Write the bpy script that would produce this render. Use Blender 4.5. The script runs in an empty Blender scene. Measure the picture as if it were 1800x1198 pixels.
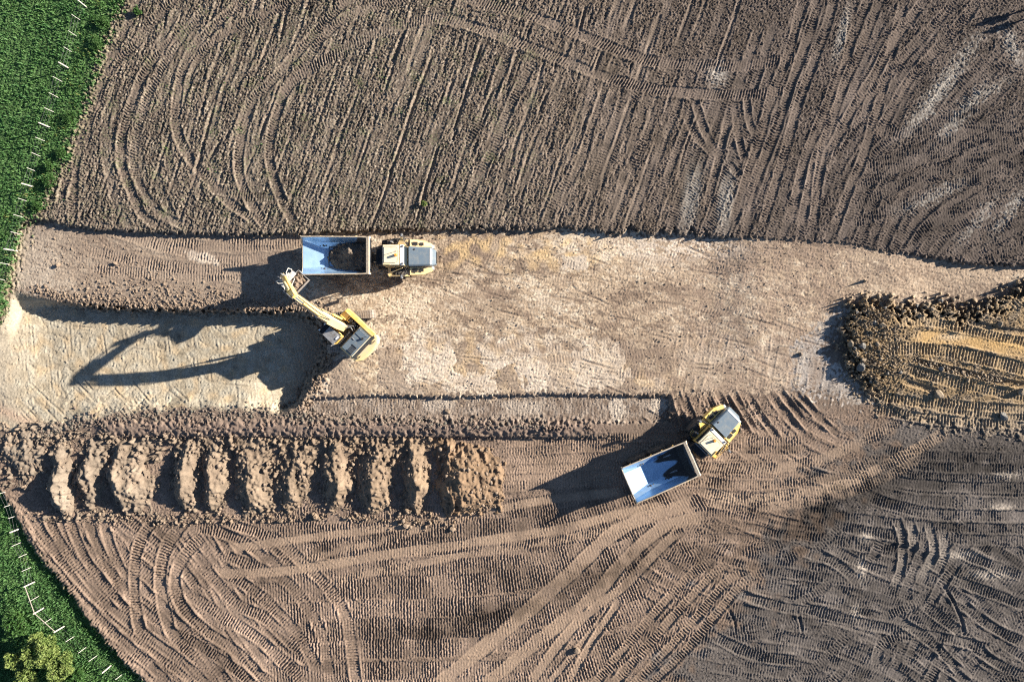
import bpy, math, random
import numpy as np
from mathutils import Matrix, Vector, Euler

random.seed(7)
rng = np.random.default_rng(11)
scene = bpy.context.scene
COL = scene.collection
R = math.radians
H = 60.0          # height of the drone above the field, metres
S = 20.0          # photo pixels per metre at field level

# ------------------------------------------------------------------ camera
cam_d = bpy.data.cameras.new("camera")
cam = bpy.data.objects.new("camera", cam_d)
COL.objects.link(cam)
cam.location = (0, 0, H)
cam_d.sensor_width = 36.0
cam_d.lens = 24.0
cam_d.clip_end = 3000
scene.camera = cam
# ------------------------------------------------------------------ sky, sun, exposure
SUN_EL, SUN_AZ = R(19.3), R(18.0)      # azimuth measured from +X towards +Y
world = bpy.data.worlds.new("World")
scene.world = world
world.use_nodes = True
wn = world.node_tree
wn.nodes.clear()
sky = wn.nodes.new("ShaderNodeTexSky")
sky.sky_type = 'NISHITA'
sky.sun_disc = False
sky.sun_elevation = SUN_EL
sky.sun_rotation = R(90) - SUN_AZ
sky.air_density = 0.75
sky.dust_density = 0.25
sky.ozone_density = 2.0
bg = wn.nodes.new("ShaderNodeBackground")
bg.inputs[1].default_value = 0.05
wo = wn.nodes.new("ShaderNodeOutputWorld")
wn.links.new(sky.outputs[0], bg.inputs[0])
wn.links.new(bg.outputs[0], wo.inputs[0])
sd = bpy.data.lights.new("sun", 'SUN')
sd.energy = 5.0
sd.angle = R(0.55)
sd.color = (1.0, 0.90, 0.77)
sun = bpy.data.objects.new("sun", sd)
COL.objects.link(sun)
sdir = Vector((math.cos(SUN_EL) * math.cos(SUN_AZ), math.cos(SUN_EL) * math.sin(SUN_AZ), math.sin(SUN_EL)))
sun.rotation_euler = sdir.to_track_quat('Z', 'Y').to_euler()
sun.location = sdir * 80
scene.view_settings.view_transform = 'Standard'
scene.view_settings.look = 'None'
scene.view_settings.gamma = 1.0
scene.view_settings.use_curve_mapping = False
scene.view_settings.exposure = 1.65
scene.cycles.use_denoising = False
scene.cycles.pixel_filter_type = 'BLACKMAN_HARRIS'
scene.cycles.filter_width = 1.15
scene.cycles.diffuse_bounces = 3

# ------------------------------------------------------------------ materials
def mat(name, col, rough=0.6, metal=0.0, var=0.12, scale=2.0, col2=None, mix=(0.45, 0.65), bump=0.0, bscale=30.0, spec=None):
    m = bpy.data.materials.new(name)
    m.use_nodes = True
    nt = m.node_tree
    b = nt.nodes["Principled BSDF"]
    b.inputs["Roughness"].default_value = rough
    b.inputs["Metallic"].default_value = metal
    if spec is not None:
        b.inputs["Specular IOR Level"].default_value = spec
    tc = nt.nodes.new("ShaderNodeTexCoord")
    n = nt.nodes.new("ShaderNodeTexNoise")
    n.inputs["Scale"].default_value = scale
    n.inputs["Detail"].default_value = 6
    n.inputs["Roughness"].default_value = 0.65
    nt.links.new(tc.outputs["Object"], n.inputs["Vector"])
    rp = nt.nodes.new("ShaderNodeValToRGB")
    c2 = col2 if col2 else tuple(max(0, c * (1 - var)) for c in col)
    rp.color_ramp.elements[0].position = mix[0]
    rp.color_ramp.elements[1].position = mix[1]
    rp.color_ramp.elements[0].color = (*col, 1)
    rp.color_ramp.elements[1].color = (*c2, 1)
    nt.links.new(n.outputs["Fac"], rp.inputs["Fac"])
    nt.links.new(rp.outputs["Color"], b.inputs["Base Color"])
    if bump:
        n2 = nt.nodes.new("ShaderNodeTexNoise")
        n2.inputs["Scale"].default_value = bscale
        n2.inputs["Detail"].default_value = 5
        nt.links.new(tc.outputs["Object"], n2.inputs["Vector"])
        bp = nt.nodes.new("ShaderNodeBump")
        bp.inputs["Strength"].default_value = bump
        bp.inputs["Distance"].default_value = 0.03
        nt.links.new(n2.outputs["Fac"], bp.inputs["Height"])
        nt.links.new(bp.outputs["Normal"], b.inputs["Normal"])
    return m

def soil_mat(name, attr="soil", scale=9.0, lo=0.72, hi=1.25, bump=0.55):
    m = bpy.data.materials.new(name)
    m.use_nodes = True
    nt = m.node_tree
    b = nt.nodes["Principled BSDF"]
    b.inputs["Roughness"].default_value = 0.95
    b.inputs["Specular IOR Level"].default_value = 0.15
    at = nt.nodes.new("ShaderNodeAttribute")
    at.attribute_name = attr
    tc = nt.nodes.new("ShaderNodeTexCoord")
    n = nt.nodes.new("ShaderNodeTexNoise")
    n.inputs["Scale"].default_value = scale
    n.inputs["Detail"].default_value = 5
    n.inputs["Roughness"].default_value = 0.7
    nt.links.new(tc.outputs["Object"], n.inputs["Vector"])
    mr = nt.nodes.new("ShaderNodeMapRange")
    mr.inputs["From Min"].default_value = 0.3
    mr.inputs["From Max"].default_value = 0.7
    mr.inputs["To Min"].default_value = lo
    mr.inputs["To Max"].default_value = hi
    nt.links.new(n.outputs["Fac"], mr.inputs["Value"])
    mx = nt.nodes.new("ShaderNodeVectorMath")
    mx.operation = 'SCALE'
    nt.links.new(at.outputs["Color"], mx.inputs[0])
    nt.links.new(mr.outputs[0], mx.inputs["Scale"])
    nt.links.new(mx.outputs[0], b.inputs["Base Color"])
    n2 = nt.nodes.new("ShaderNodeTexNoise")
    n2.inputs["Scale"].default_value = 14.0
    n2.inputs["Detail"].default_value = 4
    n2.inputs["Roughness"].default_value = 0.7
    nt.links.new(tc.outputs["Object"], n2.inputs["Vector"])
    bp = nt.nodes.new("ShaderNodeBump")
    bp.inputs["Strength"].default_value = bump
    bp.inputs["Distance"].default_value = 0.05
    nt.links.new(n2.outputs["Fac"], bp.inputs["Height"])
    nt.links.new(bp.outputs["Normal"], b.inputs["Normal"])
    return m

def leaf_mat(name, c1, c2, scale=0.8, c3=None, trans=0.25):
    m = bpy.data.materials.new(name)
    m.use_nodes = True
    nt = m.node_tree
    b = nt.nodes["Principled BSDF"]
    b.inputs["Roughness"].default_value = 0.6
    b.inputs["Specular IOR Level"].default_value = 0.3
    tc = nt.nodes.new("ShaderNodeTexCoord")
    n = nt.nodes.new("ShaderNodeTexNoise")
    n.inputs["Scale"].default_value = scale
    n.inputs["Detail"].default_value = 6
    n.inputs["Roughness"].default_value = 0.7
    nt.links.new(tc.outputs["Object"], n.inputs["Vector"])
    rp = nt.nodes.new("ShaderNodeValToRGB")
    rp.color_ramp.elements[0].position = 0.36
    rp.color_ramp.elements[1].position = 0.66
    rp.color_ramp.elements[0].color = (*c1, 1)
    rp.color_ramp.elements[1].color = (*c2, 1)
    if c3:
        e = rp.color_ramp.elements.new(0.72)
        e.color = (*c3, 1)
    nt.links.new(n.outputs["Fac"], rp.inputs["Fac"])
    nt.links.new(rp.outputs["Color"], b.inputs["Base Color"])
    tr = nt.nodes.new("ShaderNodeBsdfTranslucent")
    nt.links.new(rp.outputs["Color"], tr.inputs["Color"])
    ms = nt.nodes.new("ShaderNodeMixShader")
    ms.inputs[0].default_value = trans
    out = nt.nodes["Material Output"]
    nt.links.new(b.outputs[0], ms.inputs[1])
    nt.links.new(tr.outputs[0], ms.inputs[2])
    nt.links.new(ms.outputs[0], out.inputs[0])
    return m

M_SOIL = soil_mat("soil")
M_YEL = mat("yellow_paint", (0.78, 0.50, 0.13), 0.45, 0, col2=(0.72, 0.55, 0.27), scale=2.2)
M_RIM = mat("scuffed_dusty_rim", (0.50, 0.42, 0.31), 0.7, 0, col2=(0.34, 0.28, 0.22), scale=5)
M_PALE = mat("pale_grey_paint", (0.56, 0.54, 0.50), 0.5, 0)
M_YELD = mat("dusty_yellow_paint", (0.72, 0.54, 0.26), 0.6, 0, col2=(0.60, 0.48, 0.32), scale=2.0)
M_CREAM = mat("dusty_cream_roof", (0.80, 0.70, 0.50), 0.5, 0, col2=(0.70, 0.58, 0.38), scale=1.8)
M_WHITE = mat("off_white_paint", (0.82, 0.80, 0.76), 0.45, 0, var=0.15)
M_HOOD = mat("dark_grey_bonnet_paint", (0.130, 0.175, 0.220), 0.35, 0.15, col2=(0.19, 0.215, 0.23), scale=3)
M_BLACK = mat("black_rubber_and_plastic", (0.022, 0.022, 0.024), 0.6, 0, col2=(0.05, 0.045, 0.04), scale=4)
M_DARK = mat("dark_chassis_steel", (0.045, 0.045, 0.048), 0.6, 0.2, col2=(0.10, 0.085, 0.065), scale=3)
M_TYRE = mat("dusty_tyre_rubber", (0.035, 0.034, 0.034), 0.8, 0, col2=(0.14, 0.115, 0.09), scale=3)
M_GLASS = mat("dark_tinted_glass", (0.02, 0.028, 0.035), 0.08, 0, var=0.1, spec=0.8)
M_GREY = mat("grey_steel", (0.33, 0.34, 0.35), 0.45, 0.4, col2=(0.22, 0.20, 0.18), scale=4)
M_CHROME = mat("polished_rod", (0.75, 0.75, 0.75), 0.18, 1.0, var=0.05)
M_BODY = mat("worn_blue_grey_body_steel", (0.42, 0.62, 0.85), 0.36, 0.65, col2=(0.32, 0.50, 0.70), scale=1.2, mix=(0.4, 0.7))
def body_steel():
    m = M_BODY; nt = m.node_tree
    b = nt.nodes["Principled BSDF"]
    old = b.inputs["Base Color"].links[0].from_socket
    tc = nt.nodes.new("ShaderNodeTexCoord"); sx = nt.nodes.new("ShaderNodeSeparateXYZ")
    nt.links.new(tc.outputs["Object"], sx.inputs[0])
    n = nt.nodes.new("ShaderNodeTexNoise"); n.inputs["Scale"].default_value = 1.1; n.inputs["Detail"].default_value = 4
    mp = nt.nodes.new("ShaderNodeMapping"); mp.inputs["Scale"].default_value = (.7, 1.6, 1)
    nt.links.new(tc.outputs["Object"], mp.inputs[0]); nt.links.new(mp.outputs[0], n.inputs["Vector"])
    ad = nt.nodes.new("ShaderNodeMath"); ad.operation = 'MULTIPLY_ADD'; ad.inputs[1].default_value = 1.2
    ym = nt.nodes.new("ShaderNodeMath"); ym.operation = 'MULTIPLY'; ym.inputs[1].default_value = 4.6
    nt.links.new(sx.outputs["Y"], ym.inputs[0])
    yc = nt.nodes.new("ShaderNodeMath"); yc.operation = 'COSINE'; nt.links.new(ym.outputs[0], yc.inputs[0])
    ya = nt.nodes.new("ShaderNodeMath"); ya.operation = 'MULTIPLY_ADD'; ya.inputs[1].default_value = -.85
    nt.links.new(yc.outputs[0], ya.inputs[0]); nt.links.new(sx.outputs["X"], ya.inputs[2])
    nt.links.new(n.outputs["Fac"], ad.inputs[0]); nt.links.new(ya.outputs[0], ad.inputs[2])
    rp = nt.nodes.new("ShaderNodeMapRange"); rp.inputs["From Min"].default_value = -1.75; rp.inputs["From Max"].default_value = -1.45
    nt.links.new(ad.outputs[0], rp.inputs["Value"])
    mx = nt.nodes.new("ShaderNodeMix"); mx.data_type = 'RGBA'
    mx.inputs["B"].default_value = (0.05, 0.045, 0.042, 1)
    mx.inputs["B"].default_value = (0.05, 0.045, 0.042, 1)
    for i in mx.inputs:
        if i.type == 'RGBA' and i.name == "B": i.default_value = (0.055, 0.048, 0.043, 1)
    ca = [i for i in mx.inputs if i.type == 'RGBA' and i.name == "A"][0]
    nt.links.new(old, ca); nt.links.new(rp.outputs[0], mx.inputs[0])
    co = [o for o in mx.outputs if o.type == 'RGBA'][0]
    nt.links.new(co, b.inputs["Base Color"])
    rr_ = nt.nodes.new("ShaderNodeMapRange"); rr_.inputs["To Min"].default_value = .30; rr_.inputs["To Max"].default_value = .9
    nt.links.new(rp.outputs[0], rr_.inputs["Value"]); nt.links.new(rr_.outputs[0], b.inputs["Roughness"])
    mr = nt.nodes.new("ShaderNodeMapRange"); mr.inputs["To Min"].default_value = .65; mr.inputs["To Max"].default_value = .0
    nt.links.new(rp.outputs[0], mr.inputs["Value"]); nt.links.new(mr.outputs[0], b.inputs["Metallic"])
body_steel()
M_BODYD = mat("dirty_body_steel", (0.10, 0.11, 0.13), 0.6, 0.3, col2=(0.07, 0.065, 0.06), scale=2)
M_SHOE = mat("dusty_track_steel", (0.42, 0.37, 0.32), 0.6, 0.2, col2=(0.26, 0.21, 0.17), scale=5)
M_ORANGE = mat("orange_beacon_plastic", (0.85, 0.32, 0.04), 0.3)
M_LAMP = mat("clear_lamp_glass", (0.75, 0.77, 0.78), 0.1, 0)
M_RED = mat("red_lamp_plastic", (0.5, 0.03, 0.02), 0.3)
M_POST = mat("pale_weathered_post_wood", (0.50, 0.47, 0.41), 0.8, 0, col2=(0.38, 0.35, 0.29), scale=8)
M_RAIL = mat('grey_brown_rail_wood', (0.27, 0.245, 0.205), 0.85, 0, col2=(0.20, 0.18, 0.15), scale=8)
M_WIRE = mat("galvanised_wire", (0.10, 0.105, 0.11), 0.5, 0.6)
M_ROCK = mat("ochre_grey_rock", (0.25, 0.19, 0.125), 0.9, 0, col2=(0.16, 0.135, 0.105), scale=3, bump=0.5, bscale=9)
M_ROCKG = mat("grey_rock", (0.165, 0.155, 0.14), 0.9, 0, col2=(0.10, 0.10, 0.095), scale=3, bump=0.5, bscale=9)
M_CLOD = mat("pale_soil_clod", (0.225, 0.17, 0.122), 0.95, 0, col2=(0.155, 0.115, 0.085), scale=2.5, bump=0.4, bscale=14)
M_CLODD = mat("dark_soil_clod", (0.15, 0.115, 0.092), 0.95, 0, col2=(0.10, 0.10, 0.08), scale=2.5, bump=0.4, bscale=14)
M_LOAD = mat("dark_loaded_soil", (0.12, 0.095, 0.072), 0.95, 0, col2=(0.17, 0.135, 0.10), scale=6, bump=0.6, bscale=12)
M_GRASS = leaf_mat("grass_blades", (0.075, 0.190, 0.062), (0.160, 0.310, 0.100), 0.5, (0.26, 0.33, 0.12), 0.5)
M_GRASSY = leaf_mat("yellowing_grass_blades", (0.10, 0.15, 0.035), (0.24, 0.22, 0.07), 0.9)
M_LEAF = leaf_mat("yellow_green_leaves", (0.12, 0.19, 0.045), (0.24, 0.29, 0.09), 1.5, (0.36, 0.34, 0.19))
M_LEAFD = leaf_mat("mid_green_leaves", (0.03, 0.09, 0.02), (0.08, 0.16, 0.04), 1.2, (0.12, 0.18, 0.06))
M_BARK = mat("bark", (0.12, 0.09, 0.065), 0.9, 0, var=0.4, scale=6)

# ------------------------------------------------------------------ the terrain as a height field
STEP = 1.5
u1 = np.arange(-33, 1834, STEP)
v1 = np.arange(-33, 1232, STEP)
NU, NV = len(u1), len(v1)
U, V = np.meshgrid(u1.astype(np.float32), v1.astype(np.float32))

_fy = np.fft.fftfreq(NV)[:, None]
_fx = np.fft.rfftfreq(NU)[None, :]
def noise(lo, hi, seed, ang=None, stretch=1.0, beta=0.0):
    """band-passed noise, wavelengths lo..hi in photo pixels; ang = direction (deg, image axes) along which it is stretched"""
    g = np.random.default_rng(seed)
    fx, fy = _fx / STEP, _fy / STEP
    if ang is not None:
        c, s = math.cos(R(ang)), math.sin(R(ang))
        fa, fb = fx * c + fy * s, -fx * s + fy * c
        f = np.sqrt((fa * stretch) ** 2 + fb ** 2)
    else:
        f = np.sqrt(fx ** 2 + fy ** 2)
    flo, fhi = 1.0 / hi, 1.0 / lo
    filt = np.exp(-(np.maximum(f / fhi - 1, 0) * 2.5) ** 2) * (1 - np.exp(-(f / flo) ** 4))
    if beta:
        filt = filt * np.maximum(f, flo * .5) ** (-beta)
    a = np.fft.irfft2(np.fft.rfft2(g.standard_normal((NV, NU)).astype(np.float32)) * filt, s=(NV, NU)).astype(np.float32)
    return a / a.std()

def smooth(x, a, b):
    t = np.clip((x - a) / (b - a), 0, 1)
    return t * t * (3 - 2 * t)

uh, vh = u1[::3], v1[::3]
Uh, Vh = np.meshgrid(uh.astype(np.float32), vh.astype(np.float32))
def _up(a):
    fi = np.clip(np.arange(NV) / 3.0, 0, a.shape[0] - 1.0001)
    i0 = fi.astype(int); t = (fi - i0)[:, None].astype(np.float32)
    i1 = np.minimum(i0 + 1, a.shape[0] - 1)
    b = a[i0] * (1 - t) + a[i1] * t
    fj = np.clip(np.arange(NU) / 3.0, 0, a.shape[1] - 1.0001)
    j0 = fj.astype(int); t = (fj - j0)[None, :].astype(np.float32)
    j1 = np.minimum(j0 + 1, a.shape[1] - 1)
    return b[:, j0] * (1 - t) + b[:, j1] * t

def sdf(poly):
    """signed distance in photo pixels, positive inside"""
    p = np.array(poly, np.float32)
    d2 = np.full(Uh.shape, 1e12, np.float32)
    ins = np.zeros(Uh.shape, bool)
    n = len(p)
    for i in range(n):
        ax, ay = p[i]; bx, by = p[(i + 1) % n]
        ex, ey = bx - ax, by - ay
        t = np.clip(((Uh - ax) * ex + (Vh - ay) * ey) / (ex * ex + ey * ey + 1e-9), 0, 1)
        d2 = np.minimum(d2, (Uh - ax - t * ex) ** 2 + (Vh - ay - t * ey) ** 2)
        if ay != by:
            c = ((ay > Vh) != (by > Vh)) & (Uh < (bx - ax) * (Vh - ay) / (by - ay) + ax)
            ins ^= c
    d = np.sqrt(d2)
    return _up(np.where(ins, d, -d))

n_f = noise(3, 7, 1)
n_m = noise(7, 22, 2)
n_l = noise(25, 90, 3)
n_xl = noise(90, 400, 4)
n_pebble = np.clip(noise(3.2, 7, 5) - 1.1, 0, 3)          # sparse small clods
n_clod = np.clip(noise(5, 12, 6) - 0.4, 0, 3)
wob = noise(10, 60, 9)
wob_f = noise(6, 14, 10)

field_poly = [(-900, 560), (0, 560), (22, 470), (36, 402), (60, 386), (90, 389), (130, 399), (190, 404), (250, 408), (350, 411), (430, 413), (540, 411),
              (660, 405), (800, 403), (1000, 402), (1060, 409), (1190, 414), (1330, 418), (1480, 426), (1560, 442), (1640, 452),
              (1710, 464), (1800, 466), (3000, 470), (3000, -900), (-900, -900)]
pit_poly = [(22, 510), (60, 522), (100, 531), (150, 537), (200, 541), (330, 546), (450, 547), (535, 546), (560, 552), (578, 580), (586, 610),
            (572, 645), (548, 680), (528, 712), (480, 724), (400, 718), (330, 716), (240, 722), (170, 732), (120, 752), (60, 768),
            (0, 752), (-60, 745), (-60, 610), (0, 575)]
berm_poly = [(1490, 545), (1520, 522), (1560, 532), (1600, 540), (1650, 530), (1690, 545), (1730, 540), (1760, 520), (1800, 500), (2600, 470),
             (2600, 762), (1760, 765), (1660, 752), (1590, 738), (1545, 716), (1517, 680), (1500, 650), (1480, 612), (1484, 570)]
grassA = [(-900, -900), (232, -900), (218, 0), (200, 40), (186, 80), (165, 140), (146, 200), (122, 262), (108, 300), (84, 345), (62, 380), (44, 388),
          (36, 402), (24, 460), (10, 520), (0, 560), (-900, 560)]
grassB = [(-900, 862), (0, 862), (18, 884), (34, 916), (52, 950), (78, 988), (104, 1016), (132, 1052), (152, 1084), (176, 1112), (200, 1142),
          (228, 1172), (258, 1200), (420, 1400), (-900, 1400)]
strip_poly = [(528, 704), (560, 699), (640, 695), (700, 695), (800, 697), (960, 692), (1060, 694), (1178, 695), (1178, 742), (1000, 744), (800, 742), (640, 738), (540, 730)]

sF = sdf(field_poly); sP = sdf(pit_poly); sB = sdf(berm_poly); sGA = sdf(grassA); sGB = sdf(grassB); sS = sdf(strip_poly)
sF = sF + 1.6 * wob + 1.2 * wob_f
# notches where the digger bucket bit into the edge of the field
for (a, b, w, d) in [(805, 403, 9, 5), (880, 403, 10, 4), (990, 402, 16, 8), (1030, 404, 10, 9), (1048, 405, 9, 8), (1108, 410, 14, 15), (1128, 413, 9, 8), (1165, 411, 11, 15), (1186, 413, 10, 12), (1215, 412, 12, 14), (1240, 414, 9, 10)]:
    sF = sF - d * np.exp(-((U - a) / w * 1.5) ** 2) * (np.abs(V - b) < 40)
tri = np.abs(((U + 0.9 * V) / 52.0) % 1.0 - 0.5) * 2
sP = sP + np.where((V > 690) & (U > 110) & (U < 540), (tri - .4) * 10, 0) + (2.2 * wob + 1.5 * wob_f) * smooth(U, 40, 200) * (1 - .75 * smooth(V, 660, 700))
sB = sB + 8.0 * wob + 4 * wob_f + 7 * n_l
sGA = sGA + 5 * wob + 3.5 * wob_f + 3 * n_l
sGB = sGB + 1.6 * wob + 0.9 * wob_f
sS = sS + 1.2 * wob + 1.0 * wob_f

Z_MID, Z_PIT = -0.45, -1.9
fieldm = smooth(sF, -2.2, 2.2)
zb = Z_MID * (1 - fieldm) * (1 - .72 * smooth(U, 1240, 1340) * (1 - smooth(U, 1560, 1660)) * smooth(720 - V, 0, 200))
soft = smooth(U, 1260, 1520) * smooth(V, 380, 470)
zb = zb * (1 - 0) 
ramp_w = 5 + 30 * smooth(-U, -120, -10) + 22 * smooth(V, 645, 712) * (1 - smooth(U, 430, 520))      # the pit wall is a slope at its left end and its south side
ramp_w = ramp_w + 16 * smooth(U, 505, 545)
pitm = np.clip((sP + 3) / (ramp_w + 3), 0, 1)
pitm = pitm * pitm * (3 - 2 * pitm)
zb = zb + (Z_PIT - Z_MID) * pitm * (1 - 0.60 * smooth(-U, -95, 25)) * (1 - .80 * smooth(V, 590, 725) * (1 - smooth(U, 430, 540)))
bermm = smooth(sB, -3, 16)
bermh = 0.60 - 0.50 * smooth(V, 630, 720)
zb = zb + bermm * bermh * smooth(U, 1440, 1500)
zb = zb - 0.34 * smooth(sS, -1.5, 3.5)
# windrow of topsoil along the south side of the strip, stepping down to the dumped heaps
windrow = np.exp(-((V - 752 - 3 * wob) / 13.0) ** 2) * smooth(U, 150, 200) * (1 - smooth(U, 930, 1130))
zb = zb + 0.34 * windrow * (V < 768) + 0.34 * windrow * (V >= 768) * 0
low = smooth(V + 1.5 * wob_f + 1.0 * wob, 767, 770.5) * smooth(U, 150, 175) * (1 - smooth(U, 1020, 1140))
zb = zb - 0.28 * low * (1 - smooth(V, 800, 860))
zb = zb - 0.45 * smooth(sGB, -2, 5) 
zb = zb.astype(np.float32)
zb_map = zb.copy()
det = np.zeros_like(zb)

def lerp3(C, c, m):
    m = m[..., None]
    return C * (1 - m) + np.array(c, np.float32) * m

# ---------------- soil colours (albedo)
upper = smooth(420 - V, -14, 14)
mid = (1 - fieldm)
Csoil = np.zeros((NV, NU, 3), np.float32)
Csoil[:] = (0.165, 0.126, 0.098)
fcol_l = np.array((0.158, 0.126, 0.100), np.float32)
fcol_r = np.array((0.106, 0.086, 0.074), np.float32)
tR = smooth(U + 60 * n_xl - 0.12 * V, 880, 1420)[..., None]
Cf = fcol_l * (1 - tR) + fcol_r * tR
Cf = Cf * (1 + 0.12 * n_l + 0.10 * n_xl)[..., None]
olive = np.clip(0.35 + 0.5 * n_m * .6 + .3 * n_l, 0, 1) * smooth(1000 - U, 0, 500)
Cf = lerp3(Cf, (0.140, 0.132, 0.088), olive * 0.32)
straw = np.clip(noise(3, 5, 21, 100, 2.2) - 0.8, 0, 1.6) * smooth(1150 - U, 0, 400)
Cf = lerp3(Cf, (0.42, 0.37, 0.30), np.clip(straw * .6, 0, .8))
Cf = lerp3(Cf, (0.055, 0.047, 0.04), np.clip(noise(3, 7, 22, 100, 1.8) - .9, 0, 1) * .7)
Csoil = Csoil * (1 - fieldm[..., None]) + Cf * fieldm[..., None]
# stripped middle floor
midpoly = [(0, 400), (60, 386), (300, 408), (1000, 400), (1480, 426), (1800, 466), (2400, 470), (2400, 500), (1800, 500), (1600, 535), (1500, 540), (1440, 620), (1540, 700),
           (1380, 690), (1250, 694), (1170, 694), (528, 700), (560, 620), (545, 545), (20, 512)]
sM = sdf(midpoly) + 8 * wob + 6 * n_m
midm = smooth(sM, -6, 6)
streak = noise(6, 40, 31, 8, 4.0)
streak2 = noise(20, 160, 32, 5, 2.5)
Cm = np.zeros_like(Csoil)
Cm[:] = (0.385, 0.300, 0.215)
speck = np.clip(n_pebble * .9, 0, 1)
fr = noise(3.5, 420, 38, 7, 1.9, beta=1.0)
fr2 = noise(3.5, 160, 39, 4, 2.6, beta=.8)
Cm = lerp3(Cm, (0.205, 0.152, 0.112), smooth(fr + .5 * fr2, -.5, 1.5) * 0.95)
pale = smooth(-fr + .6 * fr2, .35, 1.7)
Cm = lerp3(Cm, (0.56, 0.475, 0.365), pale * .9)
yel = np.clip(0.25 + 0.6 * noise(30, 120, 33), 0, 1) * (np.exp(-((V - 440) / 34.0) ** 2) * smooth(U, 740, 800) * (1 - smooth(U, 1020, 1120)) + 0.8 * np.exp(-((U - 1105) / 60.0) ** 2 - ((V - 668) / 26.0) ** 2)
       + .6 * np.exp(-((U - 800) / 160.0) ** 2 - ((V - 640) / 60.0) ** 2))
Cm = lerp3(Cm, (0.56, 0.40, 0.21), np.clip(yel, 0, 1) * 0.75)
# brown trafficked left part and right part
left_b = smooth(560 - U, 0, 90) * smooth(V, 385, 400)
Cm = lerp3(Cm, (0.235, 0.185, 0.145), left_b * .75 * (1 - smooth(-U, -170, -60)))
Cm = lerp3(Cm, (0.30, 0.255, 0.21), left_b * .7 * smooth(-U, -170, -60))
right_b = smooth(U, 1120, 1260) * (1 - smooth(U, 1500, 1560))
Cm = lerp3(Cm, (0.285, 0.215, 0.163), right_b * np.clip(.5 + .3 * n_l + .25 * n_m, 0, .85))
far_r = smooth(U, 1450, 1560)
Cm = lerp3(Cm, (0.35, 0.275, 0.205), far_r * np.clip(.6 + .4 * n_m + .2 * n_l, 0, .9))
# rectangular scrape marks left by the bucket: tilted cells of slightly different tone
def blocks(ang, du, dv, seed, jit=.35):
    c, s = math.cos(R(ang)), math.sin(R(ang))
    a = (U * c + V * s) + 5 * n_l; b = (-U * s + V * c) + 4 * n_l
    jb = np.floor(b / dv)
    a = a + np.sin(jb * 12.9) * du
    ia = np.floor(a / du)
    h = np.sin(ia * 127.1 + jb * 311.7 + seed) * 43758.5453
    h = h - np.floor(h)
    fa, fb = a / du - ia, b / dv - jb
    edge = np.maximum(np.exp(-(np.minimum(fa, 1 - fa) * du / 2.2) ** 2), np.exp(-(np.minimum(fb, 1 - fb) * dv / 2.2) ** 2))
    return h.astype(np.float32), edge.astype(np.float32)
bh, be = blocks(-12, 46, 74, 3.1)
bz = smooth(V + 14 * n_l, 585, 620) * (1 - smooth(V, 686, 697)) * smooth(U, 545, 580) * (1 - .7 * smooth(U, 1000, 1180))
Cm = lerp3(Cm, (0.57, 0.49, 0.395), smooth(bh, .35, .5) * bz * (.75 + .2 * fr2))
Cm = lerp3(Cm, (0.27, 0.215, 0.17), smooth(.32 - bh, 0, .1) * bz * .75)
bz2 = np.exp(-((U - 985) / 110.0) ** 2 - ((V - 476) / 20.0) ** 2) * .0 + np.exp(-((U - 1190) / 95.0) ** 2 - ((V - 434) / 20.0) ** 2)
Cm = lerp3(Cm, (0.58, 0.50, 0.41), np.clip(bz2 * 1.5 * smooth(fr2 + .4, -.4, .5) * (1 - speck * .5), 0, .92))
det -= be * bz * 0.02
# grey clay patch beside the rubble ramp
gp = sdf([(1395, 610), (1480, 540), (1500, 560), (1488, 640), (1520, 700), (1540, 715), (1450, 722), (1400, 690)]) + 7 * wob + 3 * wob_f
bh3, be3 = blocks(-14, 30, 40, 5.7)
gpm = smooth(gp, -6, 6)
Cm = lerp3(Cm, (0.33, 0.30, 0.27), gpm * .85)
Cm = lerp3(Cm, (0.195, 0.17, 0.15), gpm * np.clip(.75 - 1.6 * bh3 + .2 * n_m, 0, 1) * .8)
Cm = lerp3(Cm, (0.45, 0.41, 0.37), gpm * np.clip(2.2 * bh3 - 1.4 + .2 * n_m, 0, 1) * .8)
for (a, b, w, h_) in [(356, 452, 14, 10), (338, 449, 9, 9), (374, 457, 10, 9), (1010, 462, 26, 14), (1255, 345, 0.1, .1)]:
    g = smooth(1 - np.maximum(np.abs((U - a + 3 * wob) / w), np.abs((V - b + 2 * wob) / h_)), 0, .25)
    Cm = lerp3(Cm, (0.50, 0.43, 0.35), g * .8)
Cm = lerp3(Cm, (0.12, 0.085, 0.065), np.clip(speck * (n_l > -.2), 0, 1) * .6)
Cm = lerp3(Cm, (0.15, 0.112, 0.088), np.clip(fr2 - 1.35, 0, 1) * .8)
Csoil = Csoil * (1 - (midm * (1 - fieldm))[..., None]) + Cm * (midm * (1 - fieldm))[..., None]
# pit floor
pm = smooth(sP, -4, 5)
Cp = np.zeros_like(Csoil)
Cp[:] = (0.365, 0.315, 0.232)
bhp, bep = blocks(4, 62, 58, 9.2)
Cp = Cp * (1 + 0.20 * (bhp - .5) + 0.05 * n_m + .08 * n_l + .03 * noise(4, 9, 44, 84, 9) + .09 * fr)[..., None]
Cp = lerp3(Cp, (0.33, 0.32, 0.27), np.clip(.3 + .5 * n_l, 0, 1) * .5)
Cp = lerp3(Cp, (0.46, 0.34, 0.20), np.clip(-.3 + .7 * noise(30, 100, 41), 0, 1) * .5)
Cp = lerp3(Cp, (0.30, 0.265, 0.21), smooth(-U, -70, 10) * .8)
Cp = lerp3(Cp, (0.24, 0.20, 0.15), bep * .35)
Cp = lerp3(Cp, (0.24, 0.20, 0.15), np.clip(n_pebble * .6 + n_clod * .25 * (n_l > .8), 0, 1) * .7)
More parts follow.
